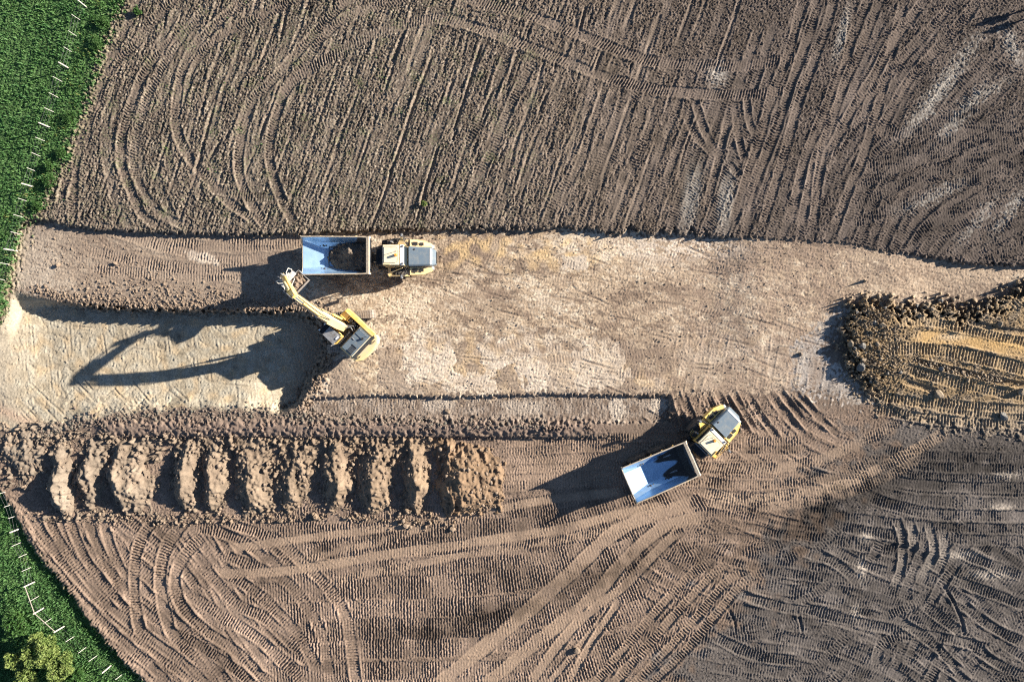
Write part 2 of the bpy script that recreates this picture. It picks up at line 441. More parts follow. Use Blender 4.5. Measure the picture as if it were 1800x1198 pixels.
Cp = lerp3(Cp, (0.27, 0.20, 0.14), smooth(U, 490, 560) * .9)
tan_path = np.exp(-((V - (722 + .42 * (U - 5))) / 11.0) ** 2) * (1 - smooth(U, 60, 130))
Cp = lerp3(Cp, (0.34, 0.25, 0.185), tan_path * .8)
Csoil = Csoil * (1 - pm[..., None]) + Cp * pm[..., None]
# pit walls and edges: plain brown earth
wall = np.exp(-((sP - 1) / 7.0) ** 2) * smooth(U, 60, 160) * (V < 690)
Csoil = lerp3(Csoil, (0.30, 0.225, 0.16), wall * .8)
# south strip and windrow
sm = smooth(sS, -3, 3)
Csoil = lerp3(Csoil, (0.30, 0.25, 0.205), sm * np.clip(.45 + .3 * n_l + .35 * noise(4, 12, 51, 92, 5), 0, 1))
for (a0, a1, b0, b1) in [(1070, 1100, 698, 744), (1142, 1174, 698, 728), (742, 800, 700, 728), (880, 960, 702, 735)]:
    g = smooth(U + 3 * wob, a0, a0 + 5) * (1 - smooth(U + 3 * wob, a1 - 5, a1)) * smooth(V, b0, b0 + 5) * (1 - smooth(V + 5 * wob_f, b1 - 8, b1))
    Csoil = lerp3(Csoil, (0.46, 0.40, 0.33), g * (.8 if a0 > 1000 else .45))
det += (0.008 * noise(4, 10, 52, 92, 6) + .012 * n_f) * sm
wr = np.exp(-((V - 752) / 16.0) ** 2) * smooth(U, 140, 180) * (1 - smooth(U, 1000, 1150))
Csoil = lerp3(Csoil, (0.185, 0.138, 0.112), wr * .8)
# lower dirt: brown at left, charcoal at right
lowm = smooth(V, 768, 775) * (1 - midm) * (1 - bermm)
lowm = np.maximum(lowm, smooth(V, 690, 700) * smooth(U, 1170, 1200) * (1 - bermm) * (1 - gpm))
tr2 = smooth((U - 1290) + 0.85 * (V - 975) + 35 * n_l + 30 * n_xl, 0, 120)
tr3 = smooth(U + 40 * n_l - 0.8 * (V - 830), 1560, 1680) * smooth(V, 755, 790)
dk = np.clip(np.maximum(tr2, tr3), 0, 1)[..., None]
Cl = np.array((0.200, 0.148, 0.113), np.float32) * (1 - dk) + np.array((0.100, 0.088, 0.080), np.float32) * dk
Cl = Cl * (1 + .10 * n_l + .10 * n_xl + .07 * n_m)[..., None]
# soft darker bands, multiplied into the lower soil colour further down
dark_bands = np.zeros_like(zb)
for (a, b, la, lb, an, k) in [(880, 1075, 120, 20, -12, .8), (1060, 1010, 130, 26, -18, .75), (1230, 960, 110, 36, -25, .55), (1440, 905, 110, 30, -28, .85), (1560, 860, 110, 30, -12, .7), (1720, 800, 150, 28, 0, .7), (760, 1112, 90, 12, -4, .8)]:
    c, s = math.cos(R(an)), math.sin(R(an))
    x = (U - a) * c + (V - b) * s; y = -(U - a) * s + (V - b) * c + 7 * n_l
    dark_bands = np.maximum(dark_bands, k * np.exp(-(x / la) ** 2 - (y / lb) ** 2))
Csoil = Csoil * (1 - lowm[..., None]) + Cl * lowm[..., None]
# rubble ramp
bm = smooth(sB, -4, 6) * smooth(U, 1440, 1500)
Cb = np.zeros_like(Csoil)
Cb[:] = (0.270, 0.195, 0.112)
och = np.exp(-((V - (590 + .085 * (U - 1600))) / 12.0) ** 2) * smooth(U, 1590, 1640)
Cb = lerp3(Cb, (0.42, 0.27, 0.115), np.clip(och + .35 * n_l * och, 0, 1))
Cb = lerp3(Cb, (0.235, 0.195, 0.15), np.clip(.3 + .5 * n_l, 0, 1) * .7)
Cb = lerp3(Cb, (0.205, 0.175, 0.145), smooth(V, 690, 745) * .8)
Cb = lerp3(Cb, (0.50, 0.43, 0.33), np.exp(-((U - 1674) / 22.0) ** 2 - ((V - 592) / 6.0) ** 2))
Cb = lerp3(Cb, (0.17, 0.13, 0.085), np.clip(n_clod, 0, 1) * .5)
Csoil = Csoil * (1 - bm[..., None]) + Cb * bm[..., None]
# pale dry clay smears in the upper-right field
for (a, b, la, lb, an) in [(1670, 130, 90, 9, -52), (1690, 200, 60, 8, -50), (1640, 180, 70, 7, -50), (1780, 80, 40, 9, 68), (1640, 345, 60, 6, -25), (1740, 160, 40, 5, -35), (1215, 345, 14, 50, 10), (1275, 355, 13, 45, 8),
                           (1480, 60, 8, 40, 15), (1720, 385, 50, 5, -50), (1775, 370, 50, 6, -55), (1260, 130, 18, 14, 0)]:
    c, s = math.cos(R(an)), math.sin(R(an))
    x = (U - a) * c + (V - b) * s; y = -(U - a) * s + (V - b) * c
    g = np.exp(-np.abs(x / la) ** 3 - ((y + 4 * wob_f + 4 * wob) / lb) ** 2)
    Csoil = lerp3(Csoil, (0.30, 0.28, 0.25), np.clip(g * (.85 + .3 * n_m), 0, .8))
for (a, b, ra, rb) in [(1522, 942, 10, 9), (1515, 1000, 8, 20), (1505, 1075, 9, 12), (1690, 975, 30, 6), (1770, 835, 22, 6), (1760, 890, 20, 6), (1735, 1010, 40, 7), (1510, 700, 22, 8)]:
    g = np.exp(-((U - a) / ra) ** 2 - ((V - b + .0 * U) / rb) ** 2)
    Csoil = lerp3(Csoil, (0.36, 0.315, 0.265), np.clip(g * (.9 + .35 * n_m), 0, .9))

# ---------------- roughness of each surface
rough_up = fieldm * (0.036 * n_f + 0.020 * n_clod + 0.012 * n_m + .012 * rng.standard_normal((NV, NU)).astype(np.float32))
ang_f = 109.5
furr = noise(7, 26, 61, ang_f, 7.0)
furr2 = np.clip(noise(8, 16, 62, ang_f, 6.0) - .75, 0, 2)
rough_up += fieldm * (0.020 * furr - 0.10 * furr2 * .7) * smooth(1250 - U, -100, 250)
rough_up += fieldm * smooth(1150 - U, 0, 400) * (0.022 * noise(3, 6, 63, 100, 2.2))
det += rough_up * (1 - smooth(sGA, -2, 10) * .4)
det += midm * mid * (0.010 * n_f + 0.005 * n_m + 0.030 * np.clip(n_pebble, 0, 1.2) * (n_l > .3) + 0.008 * streak - .05 * np.clip(noise(4, 9, 36, 15, 5) - 1.8, 0, 1.2))
scr = noise(4, 9, 44, 84, 9)
scr2 = np.clip(noise(5, 10, 45, -42, 12) - 1.6, 0, 1.5)
det += pm * (0.010 * n_f + 0.004 * n_m + 0.045 * np.clip(n_pebble, 0, 1.3) * (n_m > -.2) + 0.030 * n_clod * (n_l > 1.0) + .005 * scr * np.clip(.6 + .6 * n_l, 0, 1.5) - .05 * scr2 * smooth(V, 640, 700) * smooth(420 - U, 0, 100)) - pm * bep * .04
det += wall * (0.06 * n_f + .08 * n_clod)
det += lowm * (0.016 * n_f + 0.006 * n_m + .008 * rng.standard_normal((NV, NU)).astype(np.float32))
wrr = np.clip(.45 + .5 * n_l + .35 * noise(30, 120, 57), .08, 1.5) * (.45 + .75 * np.exp(-((V - 738 - 5 * n_l) / 10.0) ** 2))
det += wr * wrr * (0.045 * n_f + 0.070 * n_clod + .02 * n_m)
rub = bm * (1 - 0.75 * smooth(U, 1540, 1600)) * (1 - .75 * smooth(V, 672, 705)) * np.clip(.75 + .4 * n_l, .2, 1.4)
det += rub * (0.07 * n_f + 0.09 * n_clod + 0.05 * n_m) + bm * (0.03 * n_f + .01 * rng.standard_normal((NV, NU)).astype(np.float32))
det += soft * 0

# ---------------- wheel and crawler tracks pressed into the soil
def spline(pts, step=0.7):
    p = np.array(pts, float)
    if len(p) == 2:
        p = np.array([p[0], (p[0] + p[1]) / 2, p[1]])
    q = np.vstack([2 * p[0] - p[1], p, 2 * p[-1] - p[-2]])
    out = []
    for i in range(1, len(q) - 2):
        n = max(2, int(np.hypot(*(q[i + 1] - q[i])) / step))
        t = np.linspace(0, 1, n, endpoint=False)[:, None]
        a, b, c, d = q[i - 1], q[i], q[i + 1], q[i + 2]
        out.append(.5 * ((2 * b) + (-a + c) * t + (2 * a - 5 * b + 4 * c - d) * t ** 2 + (-a + 3 * b - 3 * c + d) * t ** 3))
    out.append(p[-1][None])
    return np.vstack(out)

def n1(s, wl, g):
    n = int(s[-1] / wl) + 4
    k = g.standard_normal(n)
    return np.interp(s / wl, np.arange(n), k)

_ti = 0
CLIP = None
def track(pts, w=8.0, kind='dozer', pitch=4.6, depth=0.04, amp=0.035, berm=0.05, dust=0.0, dcol=(0.36, 0.265, 0.19), cover=.85, fade=18, berm_side=0):
    """w = half width in pixels"""
    global _ti
    _ti += 1
    g = np.random.default_rng(1000 + _ti)
    c = spline(pts)
    L = np.concatenate([[0], np.cumsum(np.hypot(*np.diff(c, axis=0).T))])
    if L[-1] < 12:
        return
    wbl = n1(L, 45, g) * .6
    T = np.gradient(c, axis=0)
    T /= np.hypot(T[:, 0], T[:, 1])[:, None] + 1e-9
    Nn = np.stack([-T[:, 1], T[:, 0]], 1)
    c = c + Nn * wbl[:, None]
    tt = np.arange(-w - 6, w + 6.01, 0.8)
    X = c[:, None, 0] + Nn[:, None, 0] * tt[None]
    Y = c[:, None, 1] + Nn[:, None, 1] * tt[None]
    J = np.rint((X - u1[0]) / STEP).astype(np.int32)
    I = np.rint((Y - v1[0]) / STEP).astype(np.int32)
    ok = (J >= 0) & (J < NU) & (I >= 0) & (I < NV)
    if not ok.any():
        return
    si = np.broadcast_to(np.arange(len(c))[:, None], X.shape)[ok]
    t0 = np.broadcast_to(tt[None], X.shape)[ok]
    I, J = I[ok], J[ok]
    flat = I * NU + J
    flat, first = np.unique(flat, return_index=True)
    si, t0, I, J = si[first], t0[first], I[first], J[first]
    dx = u1[J] - (c[si, 0] + Nn[si, 0] * t0)
    dy = v1[I] - (c[si, 1] + Nn[si, 1] * t0)
    s = L[si] + dx * T[si, 0] + dy * T[si, 1]
    t = t0 + dx * Nn[si, 0] + dy * Nn[si, 1]
    at = np.abs(t)
    wv = w * (1 + .07 * n1(L, 30, g)[si])
    m = np.clip((wv - at) / 1.6 + .5, 0, 1)
    endf = np.clip(np.minimum(s, L[-1] - s) / fade, 0, 1)
    av = np.clip(.9 + .42 * n1(L, 26, g)[si], .15, 1.6)
    av = av * np.clip(.95 + .16 * n_m[I, J] + .22 * n_l[I, J], .3, 1.35)
    ph = s / pitch + .14 * n1(L, 14, g)[si] + .05 * n_m[I, J]
    if kind == 'dozer':
        r = np.cos(2 * np.pi * (ph + .05 * np.sin(t * .5 + _ti)))
        r = np.sign(r) * np.abs(r) ** .7
    elif kind == 'tyre':          # chevron lugs
        r = np.cos(2 * np.pi * (ph + at * .075))
        r = r * np.clip(at / 1.2, .25, 1)
    elif kind == 'half':          # slanted lugs
        r = np.cos(2 * np.pi * (ph + t * .06))
    else:
        r = .25 * np.cos(2 * np.pi * ph)
    h = -depth + amp * 1.25 * r * av
    k = m * endf * cover
    if CLIP is not None:
        k = k * CLIP.reshape(-1)[flat]; endf = endf * CLIP.reshape(-1)[flat]
    d = det.reshape(-1)
    d[flat] = d[flat] * (1 - k) + (d[flat] * .18 + h) * k
    if berm:
        bn = np.clip(.6 + .7 * n1(L, 12, g)[si], 0, 2)
        side = 1.0 if berm_side == 0 else np.where(np.sign(t) == berm_side, 1.0, .15)
        d[flat] += berm * bn * side * np.exp(-((at - wv - 1.7) / 1.7) ** 2) * endf
    tone = g.normal(0, .13) if len(pts) > 1 else 0
    C = Csoil.reshape(-1, 3)
    C[flat] *= (1 + tone * k * np.clip(.7 + .5 * n1(L, 40, g)[si], 0, 1.3))[:, None]
    if dust:
        C = Csoil.reshape(-1, 3)
        kd = (np.clip((wv + 2 - at) / 4, 0, 1) * endf * dust * np.clip(.8 + .3 * n1(L, 20, g)[si], .2, 1.1))[:, None]
        kd = np.clip(kd, 0, 1)
        C[flat] = C[flat] * (1 - kd) + np.array(dcol, np.float32) * kd

def xf(pts, ox, oy, sc):
    return [(ox + x / sc, oy + y / sc) for x, y in pts]

# --- fill strokes that follow a direction field (each is one pass of a machine)
def stroke(u, v, ang, L, **k):
    pts = []
    n = max(3, int(L / 30))
    x, y = u, v
    for i in range(n + 1):
        pts.append((x, y))
        a = ang(x, y)
        x += math.cos(R(a)) * L / n; y += math.sin(R(a)) * L / n
    track(pts, **k)

rr = random.Random(5)
CLIP_FIELD = smooth(sF, -1, 5).astype(np.float32)
CLIP = CLIP_FIELD
BROWN_D = (0.235, 0.175, 0.13)
# upper-right fan
def fan_ur(x, y):
    d = smooth(np.float32(x - 0.75 * (y - 230)), 1400, 1640)
    return float(110 * (1 - d) + 152 * d) if y > 190 else float(108 + 25 * smooth(np.float32(x), 1450, 1750))
for i in range(150):
    u, v = rr.uniform(1080, 1860), rr.uniform(-30, 430)
    stroke(u, v, fan_ur, rr.uniform(120, 300), w=rr.uniform(5.5, 8), kind=rr.choice(['tyre', 'tyre', 'half', 'dozer']), pitch=4.7, depth=rr.uniform(.01, .06), amp=.046, berm=rr.uniform(.0, .05))
# upper-middle: faint crawler passes along the furrows
for i in range(60):
    u, v = rr.uniform(420, 1200), rr.uniform(-60, 320)
    stroke(u, v, lambda x, y: 109.5 + 3 * math.sin(x * .01), rr.uniform(100, 260), w=rr.uniform(6, 8), kind='dozer', pitch=4.6, depth=rr.uniform(0, .03), amp=.02, berm=rr.uniform(.01, .04), cover=.5)
# left concentric
for i in range(26):
    u, v = rr.uniform(150, 480), rr.uniform(-20, 380)
    stroke(u, v, lambda x, y: 120 - 55 * smooth(np.float32(y), 60, 380), rr.uniform(80, 180), w=7, kind='dozer', pitch=4.6, depth=.03, amp=.022, berm=.04, cover=.6)
# furrows
for x0 in np.arange(300, 1260, 44):
    x0 += rr.uniform(-12, 12)
    y = rr.uniform(-60, 20)
    while y < 390:
        l = rr.uniform(60, 190)
        y2 = min(y + l, 400)
        xa = x0 - .355 * (y - 200); xb = x0 - .355 * (y2 - 200)
        track([(xa, y), ((xa + xb) / 2 + rr.uniform(-3, 3), (y + y2) / 2), (xb, y2)], w=rr.uniform(1.6, 3.2), kind='smooth', depth=rr.uniform(.02, .12), amp=.0, berm=.04, cover=.8, berm_side=rr.choice([0, 1, 1]), dust=.3, dcol=(.24, .19, .145))
        y = y2 + rr.uniform(5, 60)
CLIP = None
# lower-left: crawler passes
def fan_ll(x, y):
    return float(50 + 10 * math.sin(x * .02) - 12 * smooth(np.float32(x), 300, 600))
for i in range(70):
    u, v = rr.uniform(20, 600), rr.uniform(900, 1210)
    stroke(u - 60, v - 80, fan_ll, rr.uniform(120, 260), w=rr.uniform(7, 9), kind='dozer', pitch=5.0, depth=rr.uniform(.01, .06), amp=.034, berm=rr.uniform(.02, .06))
# lower-middle: broad dozer bands running left-right, bending up at the right
for i, y0 in enumerate([905, 930, 962, 1000, 1028, 1068, 1100, 1138, 1178, 1210]):
    j = rr.uniform(-3, 3)
    e = rr.uniform(-5, 5)
    pts = [(470 + rr.uniform(-60, 60), y0 + j + 12), (640, y0 + j + 4), (800, y0 + j), (930, y0 - 10 + e), (1060, y0 - 42 + e), (1180, y0 - 90 + e), (1250, y0 - 125)]
    track(pts, w=rr.uniform(15, 21), kind='dozer', pitch=5.0, depth=.02 + rr.uniform(0, .03), amp=.046, berm=.025, cover=.92)
# lower-right: many crawler passes
def fan_lr(x, y):
    return float(22 + 14 * math.sin(x * .008 + y * .006))
for i in range(150):
    u, v = rr.uniform(1180, 1860), rr.uniform(930, 1230)
    stroke(u - 80, v - 40, fan_lr, rr.uniform(90, 240), w=rr.uniform(7, 9), kind='dozer', pitch=rr.uniform(4.4, 5.2), depth=rr.uniform(0, .06), amp=.034, berm=rr.uniform(.01, .06))
for i in range(36):
    u, v = rr.uniform(1260, 1860), rr.uniform(950, 1230)
    stroke(u, v, lambda x, y: -38 + 30 * math.sin(x * .011), rr.uniform(60, 140), w=8, kind='dozer', pitch=4.8, depth=rr.uniform(.01, .06), amp=.034, berm=.05)
for y0 in (800, 818, 838, 858, 880, 902, 924, 944):
    track([(1500 + rr.uniform(0, 60), y0 - 12), (1620, y0), (1720, y0 + 4), (1850, y0 + 6)], w=8.5, kind='dozer', pitch=4.8, depth=rr.uniform(0, .05), amp=.036, berm=.04)
# round the empty truck
for i in range(46):
    u, v = rr.uniform(1130, 1420), rr.uniform(700, 960)
    stroke(u, v, lambda x, y: 40 - .16 * (y - 700) + 12 * math.sin(x * .02), rr.uniform(60, 150), w=7.5, kind=rr.choice(['dozer', 'tyre', 'half']), pitch=4.8, depth=rr.uniform(.01, .07), amp=.034, berm=rr.uniform(.02, .07))
for y0 in (775, 790, 806, 822, 838, 852):
    track([(880, y0 + 4), (1000, y0 - 2), (1150, y0 - 6), (1290, y0 - 4), (1420, y0 - 8)], w=7.5, kind=rr.choice(['tyre', 'dozer']), pitch=4.7, depth=.03, amp=.03, berm=.03, dust=.25)
# middle floor: faint pads
for i in range(70):
    u, v = rr.uniform(740, 1440), rr.uniform(420, 680)
    stroke(u, v, lambda x, y: -8 + 95 * smooth(np.float32(x), 1150, 1330) + 20 * math.sin(y * .03), rr.uniform(40, 120), w=rr.uniform(6, 8), kind=rr.choice(['half', 'tyre', 'dozer']), pitch=5.2, depth=.01, amp=.016, berm=.0, cover=.5, dust=.25, dcol=(.24, .175, .13))
for i in range(26):
    u, v = rr.uniform(1170, 1480), rr.uniform(560, 690)
    stroke(u, v, lambda x, y: 100, rr.uniform(50, 110), w=6, kind='tyre', pitch=5, depth=.02, amp=.016, berm=.02, cover=.5)
for i in range(20):       # tracks fanning south-east out of the cut
    u, v = rr.uniform(1180, 1480), rr.uniform(680, 700)
    stroke(u, v, lambda x, y: 55 + .1 * (1330 - x), rr.uniform(50, 110), w=rr.uniform(4, 7), kind=rr.choice(['tyre', 'smooth']), pitch=5, depth=rr.uniform(.03, .1), amp=.03, berm=.09)

for i in range(60):
    u, v = rr.uniform(700, 1420), rr.uniform(425, 680)
    stroke(u, v, lambda x, y: 14 + 10 * math.sin(u), rr.uniform(25, 90), w=1.5, kind='smooth', depth=.05, amp=0, berm=.02, dust=.7, dcol=(.15, .11, .085), cover=.6)
for i in range(80):
    u, v = rr.uniform(20, 520), rr.uniform(560, 735)
    if v > 655 and u < 330:
        stroke(u, v, lambda x, y: 46 + 6 * math.sin(i), rr.uniform(30, 90), w=1.3, kind='smooth', depth=.06, amp=0, berm=.03, dust=.6, dcol=(.22, .18, .13), cover=.7)
    else:
        stroke(u, v, lambda x, y: 84 + 5 * math.sin(i * 2.1) if i % 4 else 4, rr.uniform(20, 70), w=1.2, kind='smooth', depth=.04, amp=0, berm=.025, dust=.5, dcol=(.25, .205, .15), cover=.6)
T = track
# --- upper left field, traced
CLIP = CLIP_FIELD
T([(345, -20), (299, 7), (267, 40), (240, 77), (213, 100), (187, 133), (167, 187), (147, 240), (133, 293), (130, 340), (128, 392)], 8, 'tyre', 4.8, .05, .050, .05, .5, (.165, .128, .102))
T([(250, -20), (232, 30), (205, 80), (180, 130), (160, 190), (140, 240), (118, 300), (105, 360)], 7, 'tyre', 4.8, .05, .035, .06, .4, (.165, .128, .102))
T([(340, 20), (300, 73), (267, 110), (247, 143), (230, 187), (217, 233), (213, 283), (230, 333), (255, 380), (290, 400)], 8, 'tyre', 4.8, .06, .050, .07, .5, (.165, .128, .102))
T([(370, 5), (320, 65), (285, 118), (262, 165), (246, 215), (235, 280), (250, 330), (280, 372), (330, 398)], 7, 'half', 4.8, .04, .045, .05, .3, (.165, .128, .102))
T([(445, -15), (430, 0), (387, 37), (347, 77), (323, 117), (313, 167), (310, 217), (323, 260), (357, 307), (400, 353), (433, 377), (465, 400)], 8, 'tyre', 4.8, .06, .050, .06, .45, (.165, .128, .102))
T([(525, -8), (510, 3), (460, 27), (420, 45), (380, 70), (350, 98), (335, 120)], 8, 'tyre', 4.8, .05, .052, .05, .4, (.19, .145, .115))
T([(740, -15), (693, 0), (617, 27), (567, 67), (533, 117), (500, 167), (483, 213), (473, 267), (483, 317), (500, 360), (522, 400)], 8, 'tyre', 4.8, .06, .052, .06, .45, (.165, .128, .102))
T([(640, -10), (600, 10), (530, 85), (480, 140), (447, 173), (430, 217), (420, 267), (423, 317), (447, 367), (470, 400)], 8, 'tyre', 4.8, .06, .052, .06, .45, (.165, .128, .102))
T([(485, 190), (510, 150), (550, 117), (600, 90), (650, 63), (700, 47), (750, 35), (790, 34), (850, 52), (917, 77), (983, 103), (1050, 130), (1117, 150), (1183, 160), (1299, 167), (1395, 157)], 9, 'half', 4.9, .04, .055, .05, .35, (.18, .14, .115))
T([(800, -15), (833, 0), (900, 17), (967, 40), (1033, 67), (1100, 93), (1167, 110), (1299, 115), (1413, 103)], 9, 'half', 4.9, .04, .055, .05, .35, (.18, .14, .115))
for pts in ([(897, 83), (860, 180), (812, 265)], [(943, 100), (900, 180), (860, 275), (790, 400)], [(370, 330), (440, 345), (500, 350)], [(1010, 300), (985, 340), (955, 400)]):
    T(pts, 8, 'dozer', 4.8, .03, .04, .04)
for pts in ([(763, 87), (733, 167), (700, 267), (667, 360), (653, 397)], [(848, 73), (820, 160), (795, 240)], [(772, 253), (750, 320), (730, 398)], [(505, 10), (490, 80)], [(375, 190), (358, 250), (340, 310)], [(395, 235), (360, 290)],
            [(470, 195), (455, 250)], [(1033, 0), (1018, 53)], [(1060, 83), (1043, 130)], [(710, 55), (685, 120)], [(870, 150), (845, 210)], [(965, 155), (945, 205)]):
    T(pts, 2.6, 'smooth', 5, .17, 0, .08, .3, (.23, .18, .135), berm_side=1)
# --- upper right, traced
for pts in ([(800, 0), (720, 250), (620, 520), (540, 800), (450, 1100), (420, 1200)], [(640, 0), (570, 250), (480, 480), (400, 750), (320, 1000), (260, 1200)],
            [(900, 0), (870, 300), (780, 600), (700, 850), (620, 1200)], [(1040, 0), (940, 250), (850, 450), (780, 650), (720, 900), (690, 1200)],
            [(1170, 0), (1080, 350), (1020, 600), (960, 800), (880, 1000), (800, 1200)], [(1280, 0), (1100, 230), (1000, 420), (880, 600), (780, 800)],
            [(1440, 0), (1280, 180), (1130, 340), (1010, 480), (950, 560)], [(1560, 0), (1400, 200), (1200, 420), (1080, 620), (1020, 740)],
            [(720, 0), (650, 230), (560, 480), (480, 720), (380, 960), (330, 1200)], [(980, -20), (860, 280), (760, 560), (640, 860), (560, 1200)]):
    T(xf(pts, 1200, 0, 3), 8, 'tyre', 4.7, .05, .050, .06, .45, (.175, .138, .112))
for pts in ([(250, 560), (200, 800), (120, 1100)], [(270, 540), (300, 750), (340, 870)], [(330, 480), (350, 640), (390, 720)], [(0, 560), (60, 700), (170, 830)], [(60, 520), (120, 700), (210, 850)], [(230, 850), (320, 950)]):
    T(xf(pts, 1200, 0, 3), 6, 'dozer', 4.6, .05, .05, .07, .3, (.17, .135, .11))
for pts in ([(950, 900), (1200, 800), (1500, 700), (1800, 560)], [(900, 1000), (1200, 860), (1500, 760), (1800, 640)], [(900, 1100), (1200, 950), (1500, 850), (1800, 720)], [(880, 1190), (1200, 1060), (1500, 950), (1800, 850)], [(1030, 700), (1250, 690), (1400, 620), (1600, 560)],
            [(1300, 1190), (1550, 1060), (1800, 930)]):
    T(xf(pts, 1200, 0, 3), 9, 'half', 4.6, .04, .045, .05, .2, (.12, .102, .09))
CLIP = None
# tracks crossing the low step at the left end of the cut
for pts in ([(150, 392), (260, 418), (360, 432), (470, 432), (545, 425)], [(200, 405), (300, 436), (400, 455), (470, 452)], [(160, 470), (230, 478), (330, 485), (430, 484)], [(150, 440), (260, 462), (360, 474), (440, 470)], [(330, 405), (400, 418), (540, 420)]):
    T(pts, 9, 'dozer', 4.8, .02, .03, .02, .35, (.235, .18, .14))
# --- lower left, traced
for pts in ([(45, 894), (75, 939), (113, 989), (167, 1049), (224, 1103), (299, 1166), (350, 1205)], [(25, 905), (60, 965), (100, 1005), (150, 1065), (200, 1112), (270, 1175), (300, 1210)],
            [(80, 900), (105, 950), (140, 1000), (190, 1060), (250, 1112), (330, 1170), (370, 1210)], [(119, 906), (140, 960), (167, 1007), (203, 1049), (239, 1090)],
            [(179, 909), (194, 960), (215, 1007), (232, 1050)], [(150, 905), (172, 960), (195, 1005), (220, 1045)]):
    T(pts, 8.5, 'dozer', 5.0, .05, .046, .055, .3, BROWN_D)
for pts in ([(337, 1047), (387, 1080), (450, 1120), (500, 1163), (540, 1205)], [(387, 970), (433, 990), (500, 1020), (540, 1067), (567, 1120), (583, 1205)], [(300, 1105), (360, 1140), (420, 1180), (450, 1210)],
            [(360, 1000), (413, 1057), (467, 1087), (517, 1133), (563, 1173)], [(395, 1000), (460, 1050), (520, 1110), (560, 1180)]):
    T(pts, 9.5, 'dozer', 4.9, .04, .046, .045)
for pts in ([(387, 913), (483, 947), (533, 990), (583, 1040), (610, 1093), (627, 1205)], [(283, 898), (250, 947), (237, 997), (237, 1063), (250, 1122)], [(330, 908), (297, 953), (283, 1003), (287, 1063), (303, 1113), (340, 1150)],
            [(360, 940), (327, 973), (307, 1013), (317, 1060), (360, 1107), (417, 1147), (470, 1198)], [(340, 925), (390, 935), (440, 960), (470, 985)]):
    T(pts, 9.5, 'dozer', 4.9, .055, .050, .06, .25, BROWN_D)
# --- dusty haul tracks
DU = (0.31, 0.228, 0.165)
T([(400, 962), (500, 950), (700, 923), (820, 903), (950, 880), (1100, 862)], 7, 'smooth', 4.6, .05, .012, .03, .85, DU)
T([(375, 1005), (467, 1005), (567, 993), (700, 970), (799, 958), (866, 946), (983, 930), (1080, 905), (1180, 885)], 8, 'smooth', 4.6, .05, .02, .03, .9, DU)
T([(520, 985), (667, 950), (750, 927), (850, 905)], 6, 'half', 4.8, .04, .04, .03, .6, DU)
T([(577, 1023), (700, 997), (799, 977), (950, 952), (1050, 935), (1150, 905)], 6, 'half', 4.8, .04, .035, .03, .7, DU)
T([(765, 1206), (777, 1197), (883, 1112), (983, 1026), (1066, 949), (1132, 910), (1230, 880)], 12, 'smooth', 4.6, .05, .010, .05, .9, DU)
T([(850, 1206), (949, 1125), (1032, 1059), (1099, 986), (1165, 929), (1240, 905)], 11, 'smooth', 4.6, .05, .012, .05, .9, DU)
T([(930, 1206), (983, 1132), (1049, 1066), (1099, 1029), (1150, 975), (1200, 930)], 8, 'smooth', 4.6, .06, .02, .06, .8, DU)
T([(960, 1206), (1010, 1150), (1055, 1090), (1095, 1045)], 5, 'half', 4.6, .06, .035, .06, .5, DU)
T([(995, 1206), (1039, 1132), (1092, 1052)], 6, 'smooth', 4.6, .07, .02, .07, .7, DU)
for pts in ([(1040, 1206), (1132, 1099), (1199, 1026), (1255, 980)], [(1075, 1206), (1182, 1086), (1250, 1012), (1290, 985)], [(1110, 1206), (1199, 1115), (1275, 1026), (1320, 1000)], [(1140, 1206), (1215, 1132), (1300, 1032), (1350, 1000)]):
    T(pts, 7.5, 'dozer', 4.9, .06, .045, .07, .55, BROWN_D)
T([(1180, 820), (1271, 824), (1366, 821), (1449, 804), (1533, 767), (1590, 735)], 9, 'half', 4.8, .04, .04, .04, .55, (.30, .225, .165))
T([(1230, 862), (1300, 876), (1387, 870), (1470, 854), (1553, 821), (1616, 787), (1668, 757)], 10, 'dozer', 4.8, .05, .035, .05, .85, (.34, .255, .185))
T([(1240, 880), (1310, 890), (1400, 884), (1480, 868), (1560, 838), (1630, 800)], 8, 'dozer', 4.8, .05, .04, .05, .5, (.30, .225, .165))
T([(1230, 845), (1300, 852), (1400, 848), (1480, 832), (1550, 800)], 8, 'dozer', 4.8, .04, .04, .05, .4, (.28, .21, .155))
for y0 in (772, 788):
    T([(1300, y0), (1360, y0 + 3), (1420, y0)], 8, 'dozer', 4.7, .03, .04, .02)
T([(1520, 870), (1574, 887), (1657, 904), (1850, 908)], 10, 'dozer', 4.8, .06, .045, .06)
T([(1553, 841), (1657, 854), (1850, 858)], 9, 'dozer', 4.8, .06, .045, .06)
for pts in ([(900, 500), (930, 600), (920, 720), (890, 800)], [(960, 510), (980, 600), (965, 660)], [(1040, 520), (1060, 650), (1000, 780)], [(1100, 550), (1105, 650), (1080, 730)]):
    T(xf(pts, 1200, 700, 2.405), 7, 'dozer', 4.8, .06, .04, .10, .5, (.24, .21, .18))
for pts in ([(1090, 770), (1150, 870), (1185, 960), (1195, 1080)], [(180, 870), (215, 930), (225, 990)], [(1045, 960), (1065, 1030), (1095, 1110)], [(480, 880), (500, 960), (505, 1010)]):
    T(xf(pts, 1200, 700, 2.405), 2.6, 'smooth', 5, .10, 0, .07)
